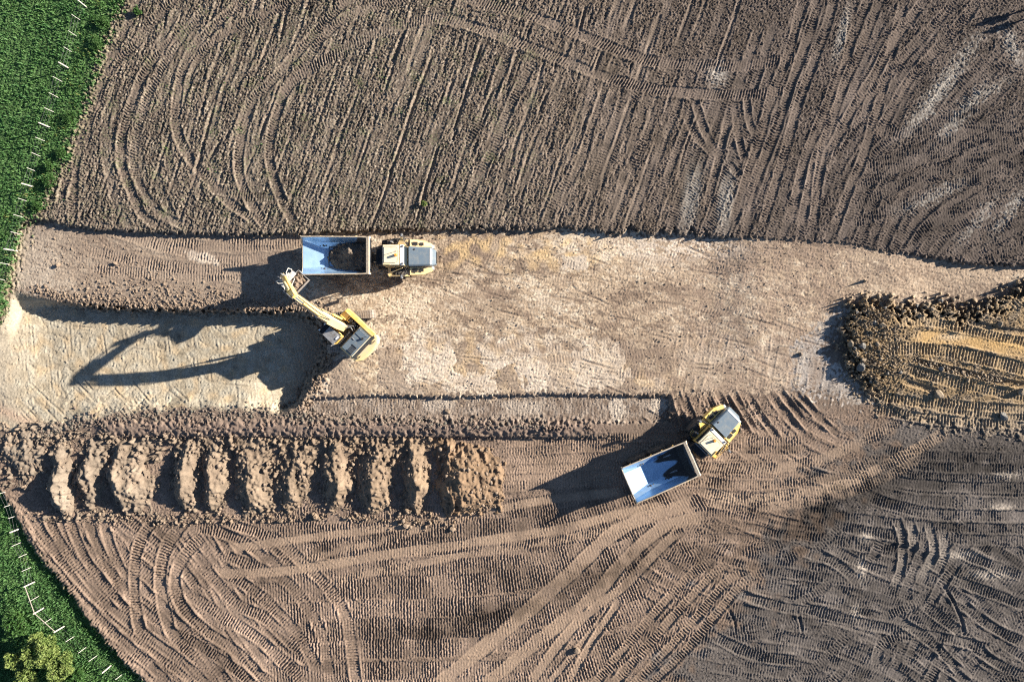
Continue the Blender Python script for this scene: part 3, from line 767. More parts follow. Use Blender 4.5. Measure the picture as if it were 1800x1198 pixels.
for pts in ([(1020, 870), (1150, 970), (1300, 1100), (1460, 1180)], [(1130, 760), (1300, 820), (1460, 880)], [(830, 930), (950, 880), (1050, 830)], [(230, 820), (420, 880), (700, 930)], [(500, 880), (800, 960), (1100, 1010), (1300, 1060)], [(900, 930), (1040, 1020), (1180, 1160)],
            [(820, 1150), (830, 1060), (900, 1010), (1000, 1000)], [(120, 1000), (300, 1080), (500, 1110)], [(640, 640), (760, 700), (880, 740)], [(1150, 640), (1300, 700), (1460, 760)], [(1160, 850), (1300, 960), (1460, 1040)], [(500, 640), (640, 690), (760, 790)]):
    T(xf(pts, 1200, 700, 2.405), 8.5, 'dozer', 4.8, .06, .045, .08, .2, (.17, .15, .13))
# --- ramp
RC = (.33, .25, .155)
for pts, w in (([(1575, 565), (1630, 564), (1706, 578), (1850, 615)], 9), ([(1550, 613), (1618, 612), (1706, 625), (1850, 662)], 10.5), ([(1588, 645), (1655, 665), (1730, 683), (1850, 708)], 9), ([(1530, 718), (1630, 735), (1730, 742), (1850, 748)], 8),
               ([(1540, 695), (1620, 708), (1700, 722), (1850, 735)], 8), ([(1610, 700), (1700, 712), (1850, 722)], 7), ([(1768, 552), (1800, 520), (1850, 480)], 9)):
    T(pts, w, 'dozer', 5.4, .07, .055, .08, .35, RC)
T([(1602, 590), (1680, 596), (1760, 610), (1850, 625)], 10, 'smooth', 5, .06, .0, .02, .5, (.44, .29, .125))
for pts in ([(1640, 552), (1690, 560), (1740, 575), (1850, 592)], [(1600, 632), (1650, 645), (1700, 655), (1770, 672), (1850, 685)], [(1585, 668), (1620, 680), (1650, 690)]):
    T(pts, 5, 'smooth', 5, .22, 0, .14, cover=.7)

# crumbs pressed up by the treads, everywhere outside the pit
loose = (1 - pm) * (0.45 + 0.55 * smooth(n_l, -.6, .8)) * (1 - .5 * midm * mid)
det += loose * (0.011 * n_f + 0.009 * rng.standard_normal((NV, NU)).astype(np.float32) + 0.012 * np.clip(n_pebble, 0, 1.5))
Cd = Csoil
Csoil = Csoil * (1 - .66 * np.clip(dark_bands * 1.15, 0, 1) * smooth(V, 740, 790))[..., None]
# pieces of verge
gm = np.maximum(smooth(sGA, -3, 5), smooth(sGB, -3, 5))
Csoil = lerp3(Csoil, (0.062, 0.130, 0.042), gm * .92)
vergeA = np.exp(-((sGA + 2) / 9.0) ** 2)
Csoil = lerp3(Csoil, (0.21, 0.185, 0.12), np.clip(vergeA * (.6 + .4 * n_m), 0, .8) * (1 - gm * .7))
det += vergeA * (.03 * n_f + .05 * n_clod + .05 * n_m)
tufts = np.clip(noise(4, 12, 71) + noise(40, 120, 72) * .7 - 1.5, 0, 1) * fieldm * smooth(1100 - U, 0, 300)
Csoil = lerp3(Csoil, (0.085, 0.115, 0.045), np.clip(tufts, 0, .8) * .7)
Csoil = np.clip(Csoil, 0.01, 0.8)
bank = np.exp(-((sGB + 4) / 6.0) ** 2)
zb = zb + 0.10 * bank
ZT = zb + det

def lookup(a, u, v):
    j = min(max((u - u1[0]) / STEP, 0), NU - 1.001); i = min(max((v - v1[0]) / STEP, 0), NV - 1.001)
    return float(a[int(i), int(j)])
def ground(u, v):
    """world point of the soil surface seen at photo pixel (u, v)"""
    zm = lookup(zb_map, u, v)
    k = (H - zm) / H
    return Vector(((u - 900) / S * k, (599 - v) / S * k, lookup(zb, u, v)))
def P(u, v, z):
    k = (H - z) / H
    return Vector(((u - 900) / S * k, (599 - v) / S * k, z))

def tag(o, label=None, cat=None, group=None, kind=None):
    if label: o["label"] = label
    if cat: o["category"] = cat
    if group: o["group"] = group
    if kind: o["kind"] = kind
    return o

def build_terrain():
    pad_u0 = np.array([-9000, -4000, -1500, -500, -150], float); pad_u1 = np.array([1950, 2300, 3300, 5800, 10800], float)
    pad_v0 = np.array([-9000, -4000, -1500, -500, -150], float); pad_v1 = np.array([1350, 1700, 2700, 5200, 10200], float)
    ua = np.concatenate([pad_u0, u1, pad_u1]); va = np.concatenate([pad_v0, v1, pad_v1])
    k = 5
    zB = np.pad(zb_map, k, mode='edge'); 
    zF = np.pad(ZT, k, mode='constant')
    base = np.pad(zb, k, mode='edge')
    inner = np.zeros_like(base, bool); inner[k:-k, k:-k] = True
    zF = np.where(inner, zF, base)
    C = np.pad(Csoil, ((k, k), (k, k), (0, 0)), mode='edge')
    UU, VV = np.meshgrid(ua, va)
    kk = (H - zB) / H
    co = np.stack([(UU - 900) / S * kk, (599 - VV) / S * kk, zF], -1).astype(np.float32)
    nv, nu = UU.shape
    # zone of each cell
    z0 = np.zeros((NV, NU), np.int8)
    z0[(sF < 0) & (midm > .5)] = 1
    z0[sP > 0] = 2
    z0[(sB > 0) & (U > 1460)] = 3
    z0[np.maximum(sGA, sGB) > 0] = 4
    Zn = np.pad(z0, k, mode='edge')[:-1, :-1]
    i, j = np.meshgrid(np.arange(nv - 1), np.arange(nu - 1), indexing='ij')
    a = i * nu + j
    quads = np.stack([a + nu, a + nu + 1, a + 1, a], -1)
    names = [("ground", "bare brown field churned by wheel and crawler tracks"), ("excavated_floor", "stripped beige floor of the cut between the trucks"),
             ("pit_floor", "pale deeper pit floor with its earth walls left of the excavator"), ("rubble_ramp", "ochre rubble ramp pressed by crawler tracks"), ("verge_ground", "earth under the grass")]
    for zi, (nm, lab) in enumerate(names):
        q = quads[Zn == zi].reshape(-1, 4)
        used, inv = np.unique(q, return_inverse=True)
        me = bpy.data.meshes.new(nm)
        me.vertices.add(len(used)); me.vertices.foreach_set("co", co.reshape(-1, 3)[used].ravel())
        me.loops.add(q.size); me.loops.foreach_set("vertex_index", inv.astype(np.int32).ravel())
        me.polygons.add(len(q)); me.polygons.foreach_set("loop_start", np.arange(0, q.size, 4, dtype=np.int32))
        at = me.attributes.new("soil", 'FLOAT_COLOR', 'POINT')
        c4 = np.ones((len(used), 4), np.float32); c4[:, :3] = C.reshape(-1, 3)[used]
        at.data.foreach_set("color", c4.ravel())
        me.update(calc_edges=True)
        me.materials.append(M_SOIL)
        o = bpy.data.objects.new(nm, me); COL.objects.link(o)
        tag(o, lab, None, None, "structure")
build_terrain()
# ------------------------------------------------------------------ mesh kit
SINGLES = {'work_light', 'tipping_cylinder', 'mudflap', 'link_bar', 'step_plate', 'pump_cover', 'deck_grating', 'catwalk_plate', 'grille_slat', 'louvre', 'hood_louvre', 'lifting_eye'}
SMALL = {'wheel_nuts', 'hydraulic_valves', 'air_cleaner', 'antenna', 'roof_rail', 'wire', 'hose', 'track_frame', 'undercarriage', 'tail_edge'}
class MB:
    def __init__(s):
        s.v = []; s.f = []
    def add(s, vs, fs, M=None):
        b = len(s.v)
        s.v += [tuple(M @ Vector(p)) for p in vs] if M is not None else [tuple(p) for p in vs]
        s.f += [tuple(b + i for i in f) for f in fs]
        return s
    def box(s, x0, x1, y0, y1, z0, z1, M=None):
        vs = [(x0, y0, z0), (x1, y0, z0), (x1, y1, z0), (x0, y1, z0), (x0, y0, z1), (x1, y0, z1), (x1, y1, z1), (x0, y1, z1)]
        return s.add(vs, [(3, 2, 1, 0), (4, 5, 6, 7), (0, 1, 5, 4), (1, 2, 6, 5), (2, 3, 7, 6), (3, 0, 4, 7)], M)
    def loft(s, secs, cap=True, M=None, closed=True):
        n = len(secs[0]); vs = [p for q in secs for p in q]; fs = []
        for i in range(len(secs) - 1):
            for j in range(n if closed else n - 1):
                k = (j + 1) % n
                fs.append((i * n + j, i * n + k, (i + 1) * n + k, (i + 1) * n + j))
        if cap:
            fs.append(tuple(range(n - 1, -1, -1)))
            fs.append(tuple((len(secs) - 1) * n + j for j in range(n)))
        return s.add(vs, fs, M)
    def prism_xz(s, pts, y0, y1, M=None):      # outline in the xz plane, extruded along y
        return s.loft([[(x, y0, z) for x, z in pts], [(x, y1, z) for x, z in pts]], True, M)
    def prism_xy(s, pts, z0, z1, M=None, top=None):
        t = top or pts
        return s.loft([[(x, y, z0) for x, y in pts], [(x, y, z1) for x, y in t]], True, M)
    def prism_yz(s, pts, x0, x1, M=None):
        return s.loft([[(x0, y, z) for y, z in pts], [(x1, y, z) for y, z in pts]], True, M)
    def cyl(s, a, b, r, r2=None, n=12, cap=True, M=None):
        a, b = Vector(a), Vector(b); d = (b - a)
        q = d.to_track_quat('Z', 'Y').to_matrix()
        r2 = r if r2 is None else r2
        A = [tuple(a + q @ Vector((r * math.cos(2 * math.pi * i / n), r * math.sin(2 * math.pi * i / n), 0))) for i in range(n)]
        B = [tuple(b + q @ Vector((r2 * math.cos(2 * math.pi * i / n), r2 * math.sin(2 * math.pi * i / n), 0))) for i in range(n)]
        return s.loft([A, B], cap, M)
    def tube(s, pts, r, n=6):
        for a, b in zip(pts[:-1], pts[1:]):
            s.cyl(a, b, r, n=n)
        return s
    def lathe_y(s, prof, c, n=24, M=None):      # profile of (y, r) turned about an axle along y through c
        secs = []
        for y, r in prof:
            secs.append([(c[0] + r * math.cos(2 * math.pi * i / n), c[1] + y, c[2] + r * math.sin(2 * math.pi * i / n)) for i in range(n)])
        return s.loft(secs, True, M)
    def islands(s):
        par = list(range(len(s.v)))
        def fd(i):
            while par[i] != i: i = par[i]
            return i
        for f in s.f:
            for q in f[1:]: par[fd(q)] = fd(f[0])
        out = {}
        for f in s.f: out.setdefault(fd(f[0]), []).append(f)
        res = []
        for fs in out.values():
            m_ = MB(); idx = {}
            for f in fs:
                for q in f:
                    if q not in idx: idx[q] = len(m_.v); m_.v.append(s.v[q])
                m_.f.append(tuple(idx[q] for q in f))
            res.append(m_)
        return res
    def build(s, name, m, parent=None, bevel=0.0, smooth=False, loc=None):
        if name in SINGLES:
            ps = s.islands()
            if len(ps) > 1:
                return [p.build(name, m, parent, bevel, smooth, loc) for p in ps][0]
        me = bpy.data.meshes.new(name)
        me.from_pydata(s.v, [], s.f)
        me.materials.append(m)
        o = bpy.data.objects.new(name, me); COL.objects.link(o)
        import bmesh
        bm = bmesh.new(); bm.from_mesh(me)
        bmesh.ops.recalc_face_normals(bm, faces=bm.faces)
        if bevel:
            es = [e for e in bm.edges if len(e.link_faces) == 2 and e.calc_face_angle(0) > 0.5]
            bmesh.ops.bevel(bm, geom=es, offset=bevel, segments=2, affect='EDGES', clamp_overlap=True)
        bm.to_mesh(me); bm.free()
        if smooth:
            for p in me.polygons: p.use_smooth = True
        if parent: o.parent = parent
        if loc: o.location = loc
        if name in SMALL: o['kind'] = 'stuff'
        return o

def empty(name, loc, rz=0.0):
    o = bpy.data.objects.new(name, None); COL.objects.link(o)
    o.location = loc; o.rotation_euler = (0, 0, rz); o.empty_display_size = .3
    return o

def np_mesh(name, co, faces, m, cols=None, attr="soil"):
    """faces: (n, k) index array"""
    me = bpy.data.meshes.new(name)
    k = faces.shape[1]
    me.vertices.add(len(co)); me.vertices.foreach_set("co", np.ascontiguousarray(co, np.float32).ravel())
    me.loops.add(faces.size); me.loops.foreach_set("vertex_index", faces.astype(np.int32).ravel())
    me.polygons.add(len(faces)); me.polygons.foreach_set("loop_start", np.arange(0, faces.size, k, dtype=np.int32))
    if cols is not None:
        a = me.attributes.new(attr, 'FLOAT_COLOR', 'POINT')
        c4 = np.ones((len(co), 4), np.float32); c4[:, :3] = cols
        a.data.foreach_set("color", c4.ravel())
    me.update(calc_edges=True)
    me.materials.append(m)
    o = bpy.data.objects.new(name, me); COL.objects.link(o)
    return o

def children(o):
    return [c for c in bpy.data.objects if c.parent == o]
def copy_tree(o, parent=None):
    c = o.copy(); COL.objects.link(c)
    if parent is not None: c.parent = parent
    for ch in children(o):
        copy_tree(ch, c)
    return c

# ------------------------------------------------------------------ the dumped soil heaps
def fbm2(x, y, seed, wl, octs=4):
    g = np.random.default_rng(seed)
    out = np.zeros_like(x); amp = 1.0
    for o in range(octs):
        T_ = g.standard_normal((64, 64))
        fx, fy = (x / wl) % 64, (y / wl) % 64
        i0, j0 = fx.astype(int) % 64, fy.astype(int) % 64
        tx, ty = fx - np.floor(fx), fy - np.floor(fy)
        tx = tx * tx * (3 - 2 * tx); ty = ty * ty * (3 - 2 * ty)
        i1, j1 = (i0 + 1) % 64, (j0 + 1) % 64
        out += amp * ((T_[i0, j0] * (1 - tx) + T_[i1, j0] * tx) * (1 - ty) + (T_[i0, j1] * (1 - tx) + T_[i1, j1] * tx) * ty)
        amp *= .55; wl *= .5
    return out

HEAP_SPOTS = []
HEAPS = [  # crest u, peak v, top v, bottom v, height, left width, right width (m), lean, tone, label
    (42, 795, 755, 850, 0.75, 2.4, 2.2, 0, 1.0, "low lumpy soil heap at the far left end of the dumped row, beside the grass"),
    (100, 852, 772, 912, 1.95, 1.35, 1.2, 6, 1.02, "narrow tall soil heap with the largest round black shadow at its left"),
    (153, 830, 772, 905, 1.25, 1.4, 1.7, 0, .92, "rough brownish soil heap wedged between the narrow tall one and the broad pale one"),
    (208, 856, 774, 910, 1.75, 1.3, 3.3, 5, 1.14, "broad pale soil heap, widest lit face in the left half of the dumped row"),
    (322, 850, 772, 910, 1.70, 1.5, 1.35, 0, 1.0, "thin ridge of soil just right of the broad pale heap"),
    (368, 858, 774, 910, 1.40, 1.25, 1.5, 2, 1.0, "soil heap second to the right of the broad pale heap"),
    (434, 862, 776, 912, 1.45, 1.5, 2.4, 3, 1.02, "soil heap third to the right of the broad pale heap, with smooth streaked face"),
    (512, 850, 778, 908, 1.05, 1.6, 2.3, -4, .95, "low crumbly soil heap mid row, covered in loose clods"),
    (590, 850, 776, 906, 1.65, 1.6, 1.4, 0, 1.04, "steep soil ridge with smooth face, right of the crumbly heap"),
    (657, 856, 778, 910, 1.55, 1.8, 2.0, -4, .98, "lumpy soil heap fourth from the right end of the dumped row"),
    (728, 852, 778, 914, 1.75, 1.6, 1.3, 2, 1.02, "narrow soil ridge next to the last heap of the row"),
    (792, 862, 780, 918, 1.80, 1.6, 5.0, 2, 1.0, "large rounded soil heap at the right end of the dumped row"),
]
def make_heap(i, u, v, vt, vb, hgt, wl_, wr_, lean, tone, label):
    base = ground(u, min(v, 840)).z
    zr = base + hgt * .45
    c = P(u, v, zr)
    top = P(u + lean, vt, zr).y - c.y          # +y towards the top of the picture
    bot = c.y - P(u, vb, zr).y
    d = 0.075
    xs = np.arange(-wl_ - .8, wr_ + .8, d); ys = np.arange(-bot - .5, top + .6, d)
    X, Y = np.meshgrid(xs, ys)
    gx, gy = X + c.x, Y + c.y
    hgt = hgt * .80
    wobx = .15 * fbm2(gx * 0, gy, 100 + i, 1.6, 3) + .10 * fbm2(gx, gy, 130 + i, .9, 3)
    xc = wobx + (-lean / S) * np.clip(Y / max(top, .1), -1, 1)
    x = X - xc
    ty = np.clip(Y / top, 0, 1); by = np.clip(-Y / bot, 0, 1)
    prof = np.where(Y > 0, 1 - .86 * ty ** .85, 1 - by ** 1.5)
    prof = np.where(Y > 0, prof * np.clip((top - Y) / .5, 0, 1) ** .5, prof)
    wL = wl_ * (.45 + .55 * prof); wR = wr_ * (.6 + .4 * prof)
    side = np.where(x < 0, 1 + x / wL, 1 - (x / wR) ** (1.0 if wr_ < 4 else 1.25))
    side = np.clip(np.nan_to_num(side, nan=1 - np.abs(x / wR).max() * 0), -1, 1)
    if wr_ >= 4:
        rr_ = np.sqrt(np.clip(x, 0, None) ** 2 / wr_ ** 2 + (Y - .6) ** 2 / np.where(Y > .6, (top - .9) ** 2, (bot + .3) ** 2)) * (1 + .05 * fbm2(gx, gy, 77, 1.2, 2))
        side = np.where(x > 0, np.minimum(1.3 * (1 - rr_), 1.0), side)
        t_ = np.clip(x / .9, 0, 1); prof = prof * (1 - t_) + t_
    h = hgt * prof * side
    # rounded crest, clods, rills
    h = np.where(h > hgt * .8, hgt * .8 + (h - hgt * .8) * .75, h)
    n = fbm2(gx, gy, 200 + i, .55, 4) * (1 if wr_ < 4 else .75)
    n2 = fbm2(gx * .6 + gy * .1, gy * .18, 230 + i, .35, 3)
    cl = np.clip(fbm2(gx, gy, 260 + i, .30, 3) - .45, 0, 2)
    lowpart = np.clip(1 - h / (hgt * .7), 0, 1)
    h = h + .055 * n + .04 * n2 + .045 * fbm2(gx, gy, 410 + i, .26, 2) + cl * (.04 + .18 * lowpart ** 1.5) - .05 + .03 * fbm2(gx, gy, 290 + i, .2, 2)
    Z = base + np.clip(h, -.3, None)
    # plan position is corrected so the base meets the ground where the photograph shows it
    nu, nv = len(xs), len(ys)
    co = np.stack([gx, gy, Z], -1).reshape(-1, 3)
    a = (np.arange(nv - 1)[:, None] * nu + np.arange(nu - 1)[None]).ravel()
    q = np.stack([a, a + 1, a + nu + 1, a + nu], 1)
    hk = h.ravel()
    keep = (hk[q].max(1) > -.22)
    q = q[keep]
    gg = np.random.default_rng(900 + i)
    flatco = co[(hk > .02)]
    lw = np.clip(1.15 - (hk[hk > .02] / hgt), .12, 1)
    for idx in gg.choice(len(flatco), 150 if wr_ < 4 else 260, p=lw / lw.sum()):
        r_ = .03 + .15 * gg.random() ** 4
        HEAP_SPOTS.append((flatco[idx, 0], flatco[idx, 1], flatco[idx, 2] + .25 * r_, r_))
    used, inv = np.unique(q, return_inverse=True)
    q = inv.reshape(-1, 4)
    k = 1 + .10 * n + .10 * n2
    hgt_ = hgt
    C = np.array((0.195, 0.153, 0.113)) * tone * np.array((1 + .012 * (i - 5), 1.0, 1 - .014 * (i - 5)))
    cols = C[None, None] * np.clip(k, .6, 1.4)[..., None]
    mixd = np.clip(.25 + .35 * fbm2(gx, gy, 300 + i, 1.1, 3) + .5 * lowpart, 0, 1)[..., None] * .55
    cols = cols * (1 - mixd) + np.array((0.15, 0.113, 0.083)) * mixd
    if wr_ >= 4:
        cols = cols * np.array((1.0, .94, .88))
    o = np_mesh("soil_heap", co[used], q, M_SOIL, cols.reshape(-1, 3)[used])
    tag(o, label, "soil heap", "soil heaps dumped in a row along the cut")
for i, hp in enumerate(HEAPS):
    make_heap(i, *hp)

# ------------------------------------------------------------------ clods, stones and boulders
ICO_V = None
def ico():
    t = (1 + 5 ** .5) / 2
    v = np.array([(-1, t, 0), (1, t, 0), (-1, -t, 0), (1, -t, 0), (0, -1, t), (0, 1, t), (0, -1, -t), (0, 1, -t), (t, 0, -1), (t, 0, 1), (-t, 0, -1), (-t, 0, 1)], float)
    v /= np.linalg.norm(v[0])
    f = np.array([(0, 11, 5), (0, 5, 1), (0, 1, 7), (0, 7, 10), (0, 10, 11), (1, 5, 9), (5, 11, 4), (11, 10, 2), (10, 7, 6), (7, 1, 8), (3, 9, 4), (3, 4, 2), (3, 2, 6), (3, 6, 8), (3, 8, 9), (4, 9, 5), (2, 4, 11), (6, 2, 10), (8, 6, 7), (9, 8, 1)])
    return v, f
IV, IF = ico()
def scatter(name, spots, m, label):
    """spots: list of (x, y, z, r); many small stones joined as one body of stuff"""
    g = np.random.default_rng(len(spots))
    n = len(spots)
    sp = np.array(spots)
    V_ = IV[None] * (1 + .28 * g.standard_normal((n, 12, 1))) * sp[:, None, 3:4] * np.stack([g.uniform(.8, 1.3, n), g.uniform(.8, 1.3, n), g.uniform(.6, .95, n)], 1)[:, None]
    th = g.uniform(0, 6.28, n); c, s = np.cos(th)[:, None], np.sin(th)[:, None]
    x = V_[..., 0] * c - V_[..., 1] * s; y = V_[..., 0] * s + V_[..., 1] * c
    co = np.stack([x, y, V_[..., 2]], -1) + sp[:, None, :3]
    f = (IF[None] + (np.arange(n) * 12)[:, None, None]).reshape(-1, 3)
    o = np_mesh(name, co.reshape(-1, 3), f, m)
    tag(o, label, None, None, "stuff")
    return o
def gspot(u, v, r, lift=.3, extra=0):
    p = ground(u, v)
    return (p.x, p.y, p.z + r * lift + extra, r)
g = np.random.default_rng(77)
sp = []
def around_poly_line(pts, n, spread, rlo, rhi, off=0):
    c = spline(pts, 1.0)
    for _ in range(n):
        k = g.integers(0, len(c))
        sp.append(gspot(c[k, 0] + g.normal(0, spread), c[k, 1] + g.normal(off, spread), rlo + (rhi - rlo) * g.random() ** 3))
around_poly_line([(60, 512), (110, 522), (200, 533), (330, 538), (450, 539), (545, 539), (575, 552)], 1200, 5, .03, .13, -3)
around_poly_line([(150, 500), (250, 512), (350, 520), (520, 520)], 700, 12, .03, .13)
around_poly_line([(575, 560), (582, 600), (570, 645), (545, 685), (525, 712)], 700, 9, .04, .18)
around_poly_line([(60, 450), (150, 440), (250, 470), (300, 500)], 250, 25, .03, .08)
scatter("pale_clods", sp, M_CLOD, "loose crumbs of pale soil along the edges of the pit")
sp = []
around_poly_line([(130, 738), (250, 728), (400, 724), (520, 722), (560, 735)], 900, 8, .03, .14)
around_poly_line([(500, 735), (650, 738), (800, 742), (960, 746)], 900, 6, .03, .14)
around_poly_line([(60, 762), (110, 752), (150, 735)], 240, 7, .04, .18)
around_poly_line([(1180, 720), (1230, 740), (1300, 745), (1350, 720)], 300, 16, .03, .12)
around_poly_line([(700, 415), (800, 405), (1000, 403), (1240, 412)], 260, 5, .03, .1)
scatter("dark_clods", sp, M_CLODD, "loose dark crumbs of topsoil along the strip")
sp = []
around_poly_line([(20, 910), (120, 902), (280, 915), (420, 912), (600, 908), (760, 918), (860, 890)], 650, 6, .03, .13)
around_poly_line([(10, 770), (60, 780), (110, 790)], 260, 16, .05, .16)
around_poly_line([(120, 775), (400, 775), (600, 772), (780, 780)], 600, 5, .04, .15)
sp += HEAP_SPOTS
scatter("heap_clods", sp, M_CLOD, "loose clods rolled off the dumped soil heaps")
sp = []
for _ in range(1300):
    u, v = g.uniform(640, 1480), g.uniform(415, 690)
    sp.append(gspot(u, v, .02 + .05 * g.random() ** 3))
scatter("floor_crumbs", sp, M_CLODD, "dark crumbs scattered over the stripped floor")
sp = []
around_poly_line([(1510, 700), (1498, 640), (1494, 590), (1506, 550), (1530, 530)], 420, 9, .03, .13)
around_poly_line([(1530, 532), (1600, 545), (1680, 540), (1740, 535), (1800, 505)], 300, 8, .03, .12)
around_poly_line([(1560, 640), (1650, 655), (1740, 670), (1800, 690)], 200, 6, .03, .13)
around_poly_line([(1600, 632), (1650, 645), (1700, 655), (1770, 672)], 260, 4, .03, .13)
around_poly_line([(1530, 560), (1560, 600), (1560, 650)], 300, 14, .03, .12)
scatter("rubble", sp, M_ROCK, "broken ochre rubble around the rim of the ramp")

def boulder(u, v, r, seed, m, label, group=None, name="boulder", cat="boulder"):
    gg = np.random.default_rng(seed)
    import bmesh
    bm = bmesh.new()
    bmesh.ops.create_icosphere(bm, subdivisions=3, radius=1.0)
    cuts = []
    for _ in range(11):
        d = gg.standard_normal(3); d /= np.linalg.norm(d)
        cuts.append((d, gg.uniform(.48, .86)))
    sx, sy, sz = gg.uniform(.85, 1.25), gg.uniform(.8, 1.1), gg.uniform(.65, .9)
    for vtx in bm.verts:
        p = np.array(vtx.co)
        for d, k in cuts:
            e = p @ d
            if e > k: p = p - d * (e - k) * .92
        p = p * (1 + .03 * gg.standard_normal())
        vtx.co = (p[0] * sx * r, p[1] * sy * r, p[2] * sz * r)
    me = bpy.data.meshes.new(name)
    bm.to_mesh(me); bm.free()
    me.materials.append(m)
    o = bpy.data.objects.new(name, me); COL.objects.link(o)
    q = ground(u, v)
    o.location = (q.x, q.y, q.z + r * sz * .45)
    o.rotation_euler = (0, 0, gg.uniform(0, 6))
    tag(o, label, cat, group)
    return o
GB = "boulders and rocks along the rubble ramp"
named = [
    (1495, 604, .42, M_ROCK, "ochre boulder at the leftmost bulge of the rubble rim"),
    (1514, 608, .40, M_ROCKG, "smooth grey boulder just right of the ochre one on the rubble rim"),
    (1495, 634, .34, M_ROCK, "pale round boulder fallen off the lower left edge of the rubble"),
    (1517, 632, .30, M_ROCK, "small ochre boulder above the big grey boulder at the lower left of the rubble"),
    (1512, 645, .58, M_ROCKG, "largest grey boulder at the lower left corner of the rubble, beside a dark hollow"),
    (1649, 692, .55, M_ROCK, "lone ochre boulder with a blocky shadow below the second crawler track of the ramp"),
    (1762, 731, .48, M_ROCKG, "flat grey boulder with a long shadow near the lower right edge of the ramp"),
    (1757, 569, .42, M_ROCK, "pale ochre boulder in the gully at the upper right of the ramp"),
    (1792, 688, .50, M_ROCK, "boulder with a round dark shadow at the right border of the ramp"),
    (1653, 648, .34, M_ROCKG, "grey boulder in the dark furrow between the crawler tracks of the ramp"),
    (1521, 522, .34, M_ROCK, "boulder at the top left tip of the rubble"),
    (1651, 529, .36, M_ROCKG, "grey boulder on the upper edge of the rubble, one of a touching pair"),
    (1674, 526, .34, M_ROCK, "ochre boulder on the upper edge of the rubble, right one of a touching pair"),
    (1550, 571, .36, M_ROCK, "ochre boulder where the upper crawler track of the ramp begins"),
]
for i, (u, v, r, m, lab) in enumerate(named):
    boulder(u, v, r * .78, 500 + i, m, lab, GB)
many = [(1505, 548), (1523, 553), (1514, 540), (1530, 536), (1508, 562), (1520, 575), (1534, 566), (1503, 578), (1497, 590), (1527, 590), (1541, 592), (1530, 610), (1520, 620), (1505, 622), (1543, 606), (1501, 613),
        (1535, 545), (1546, 552), (1556, 540), (1575, 538), (1590, 544), (1612, 538), (1640, 540), (1665, 541), (1690, 535), (1703, 548), (1720, 540), (1735, 530), (1536, 640), (1548, 630), (1560, 655), (1524, 690), (1540, 700), (1532, 672), (1700, 668), (1620, 640), (1580, 655), (1725, 655)]
for i, (u, v) in enumerate(many):
    boulder(u + g.uniform(-2, 2), v + g.uniform(-2, 2), .12 + .12 * g.random(), 600 + i, M_ROCK if i % 3 else M_ROCKG, ("small angular rock packed in the left rubble rim facing the grey clay" if u < 1550 and v < 630 else "small angular rock on the upper rubble edge of the ramp" if v < 560 else "small angular rock lying beside the crawler tracks of the ramp"), ("rocks in the left rubble rim" if u < 1550 and v < 630 else "rocks on the upper rubble edge" if v < 560 else "rocks beside the ramp tracks"), "rock", "rock")
for i, (u, v, r, lab) in enumerate([(715, 923, .30, "dark lone clod lying on the dirt below the dumped heaps"), (796, 929, .26, "smaller lone clod on the dirt below the last dumped heap"), (787, 723, .22, "lone pale clod on the flat strip above the dumped heaps"),
                                    (1013, 1142, .34, "earth clod with a pointed shadow between the diagonal dusty tracks"), (203, 463, .22, "lone clod on the trampled floor near the left end of the cut"), (103, 466, .24, "clod with a short shadow at the far left end of the cut"),
                                    (1408, 622, .22, "dark clod on the grey clay patch left of the rubble"), (310, 917, .22, "clod at the foot of the thin soil ridge")]):
    boulder(u, v, r, 700 + i, M_CLOD if i not in (6,) else M_CLODD, lab, None, "earth_clod", "clod")

# ------------------------------------------------------------------ articulated dump trucks (joint between the halves is the origin, front towards +x)
def wheel(parent, x, y, r=.92, w=.72, name="wheel"):
    sgn = 1 if y > 0 else -1
    b = MB()
    b.lathe_y([(-w / 2, r * .55), (-w / 2, r * .86), (-w * .38, r * .97), (-w * .2, r), (w * .2, r), (w * .38, r * .97), (w / 2, r * .86), (w / 2, r * .55)], (0, 0, 0), 28)
    for k in range(22):
        a = 2 * math.pi * k / 22
        for sd_ in (-1, 1):
            M = Matrix.Rotation(-(a + (0 if sd_ > 0 else .14)), 4, 'Y')
            b.box(r * .96, r * 1.045, min(.03 * sd_, .45 * w * sd_), max(.03 * sd_, .45 * w * sd_), -.05, .05, M)
    t = b.build(name, M_TYRE, parent, 0, False, (x, y, r * 1.02))
    h = MB()
    h.lathe_y([(sgn * w * .40, r * .56), (sgn * w * .47, r * .54), (sgn * w * .36, r * .42), (sgn * w * .30, r * .25), (sgn * w * .44, r * .22), (sgn * w * .46, r * .12), (sgn * w * .46, .01)], (0, 0, 0), 20)
    h.build("rim", M_GREY, t)
    n_ = MB()
    for k in range(10):
        a = 2 * math.pi * k / 10
        n_.cyl((r * .34 * math.cos(a), sgn * w * .30, r * .34 * math.sin(a)), (r * .34 * math.cos(a), sgn * w * .40, r * .34 * math.sin(a)), .03, n=6)
    n_.build("wheel_nuts", M_DARK, t)
    return t

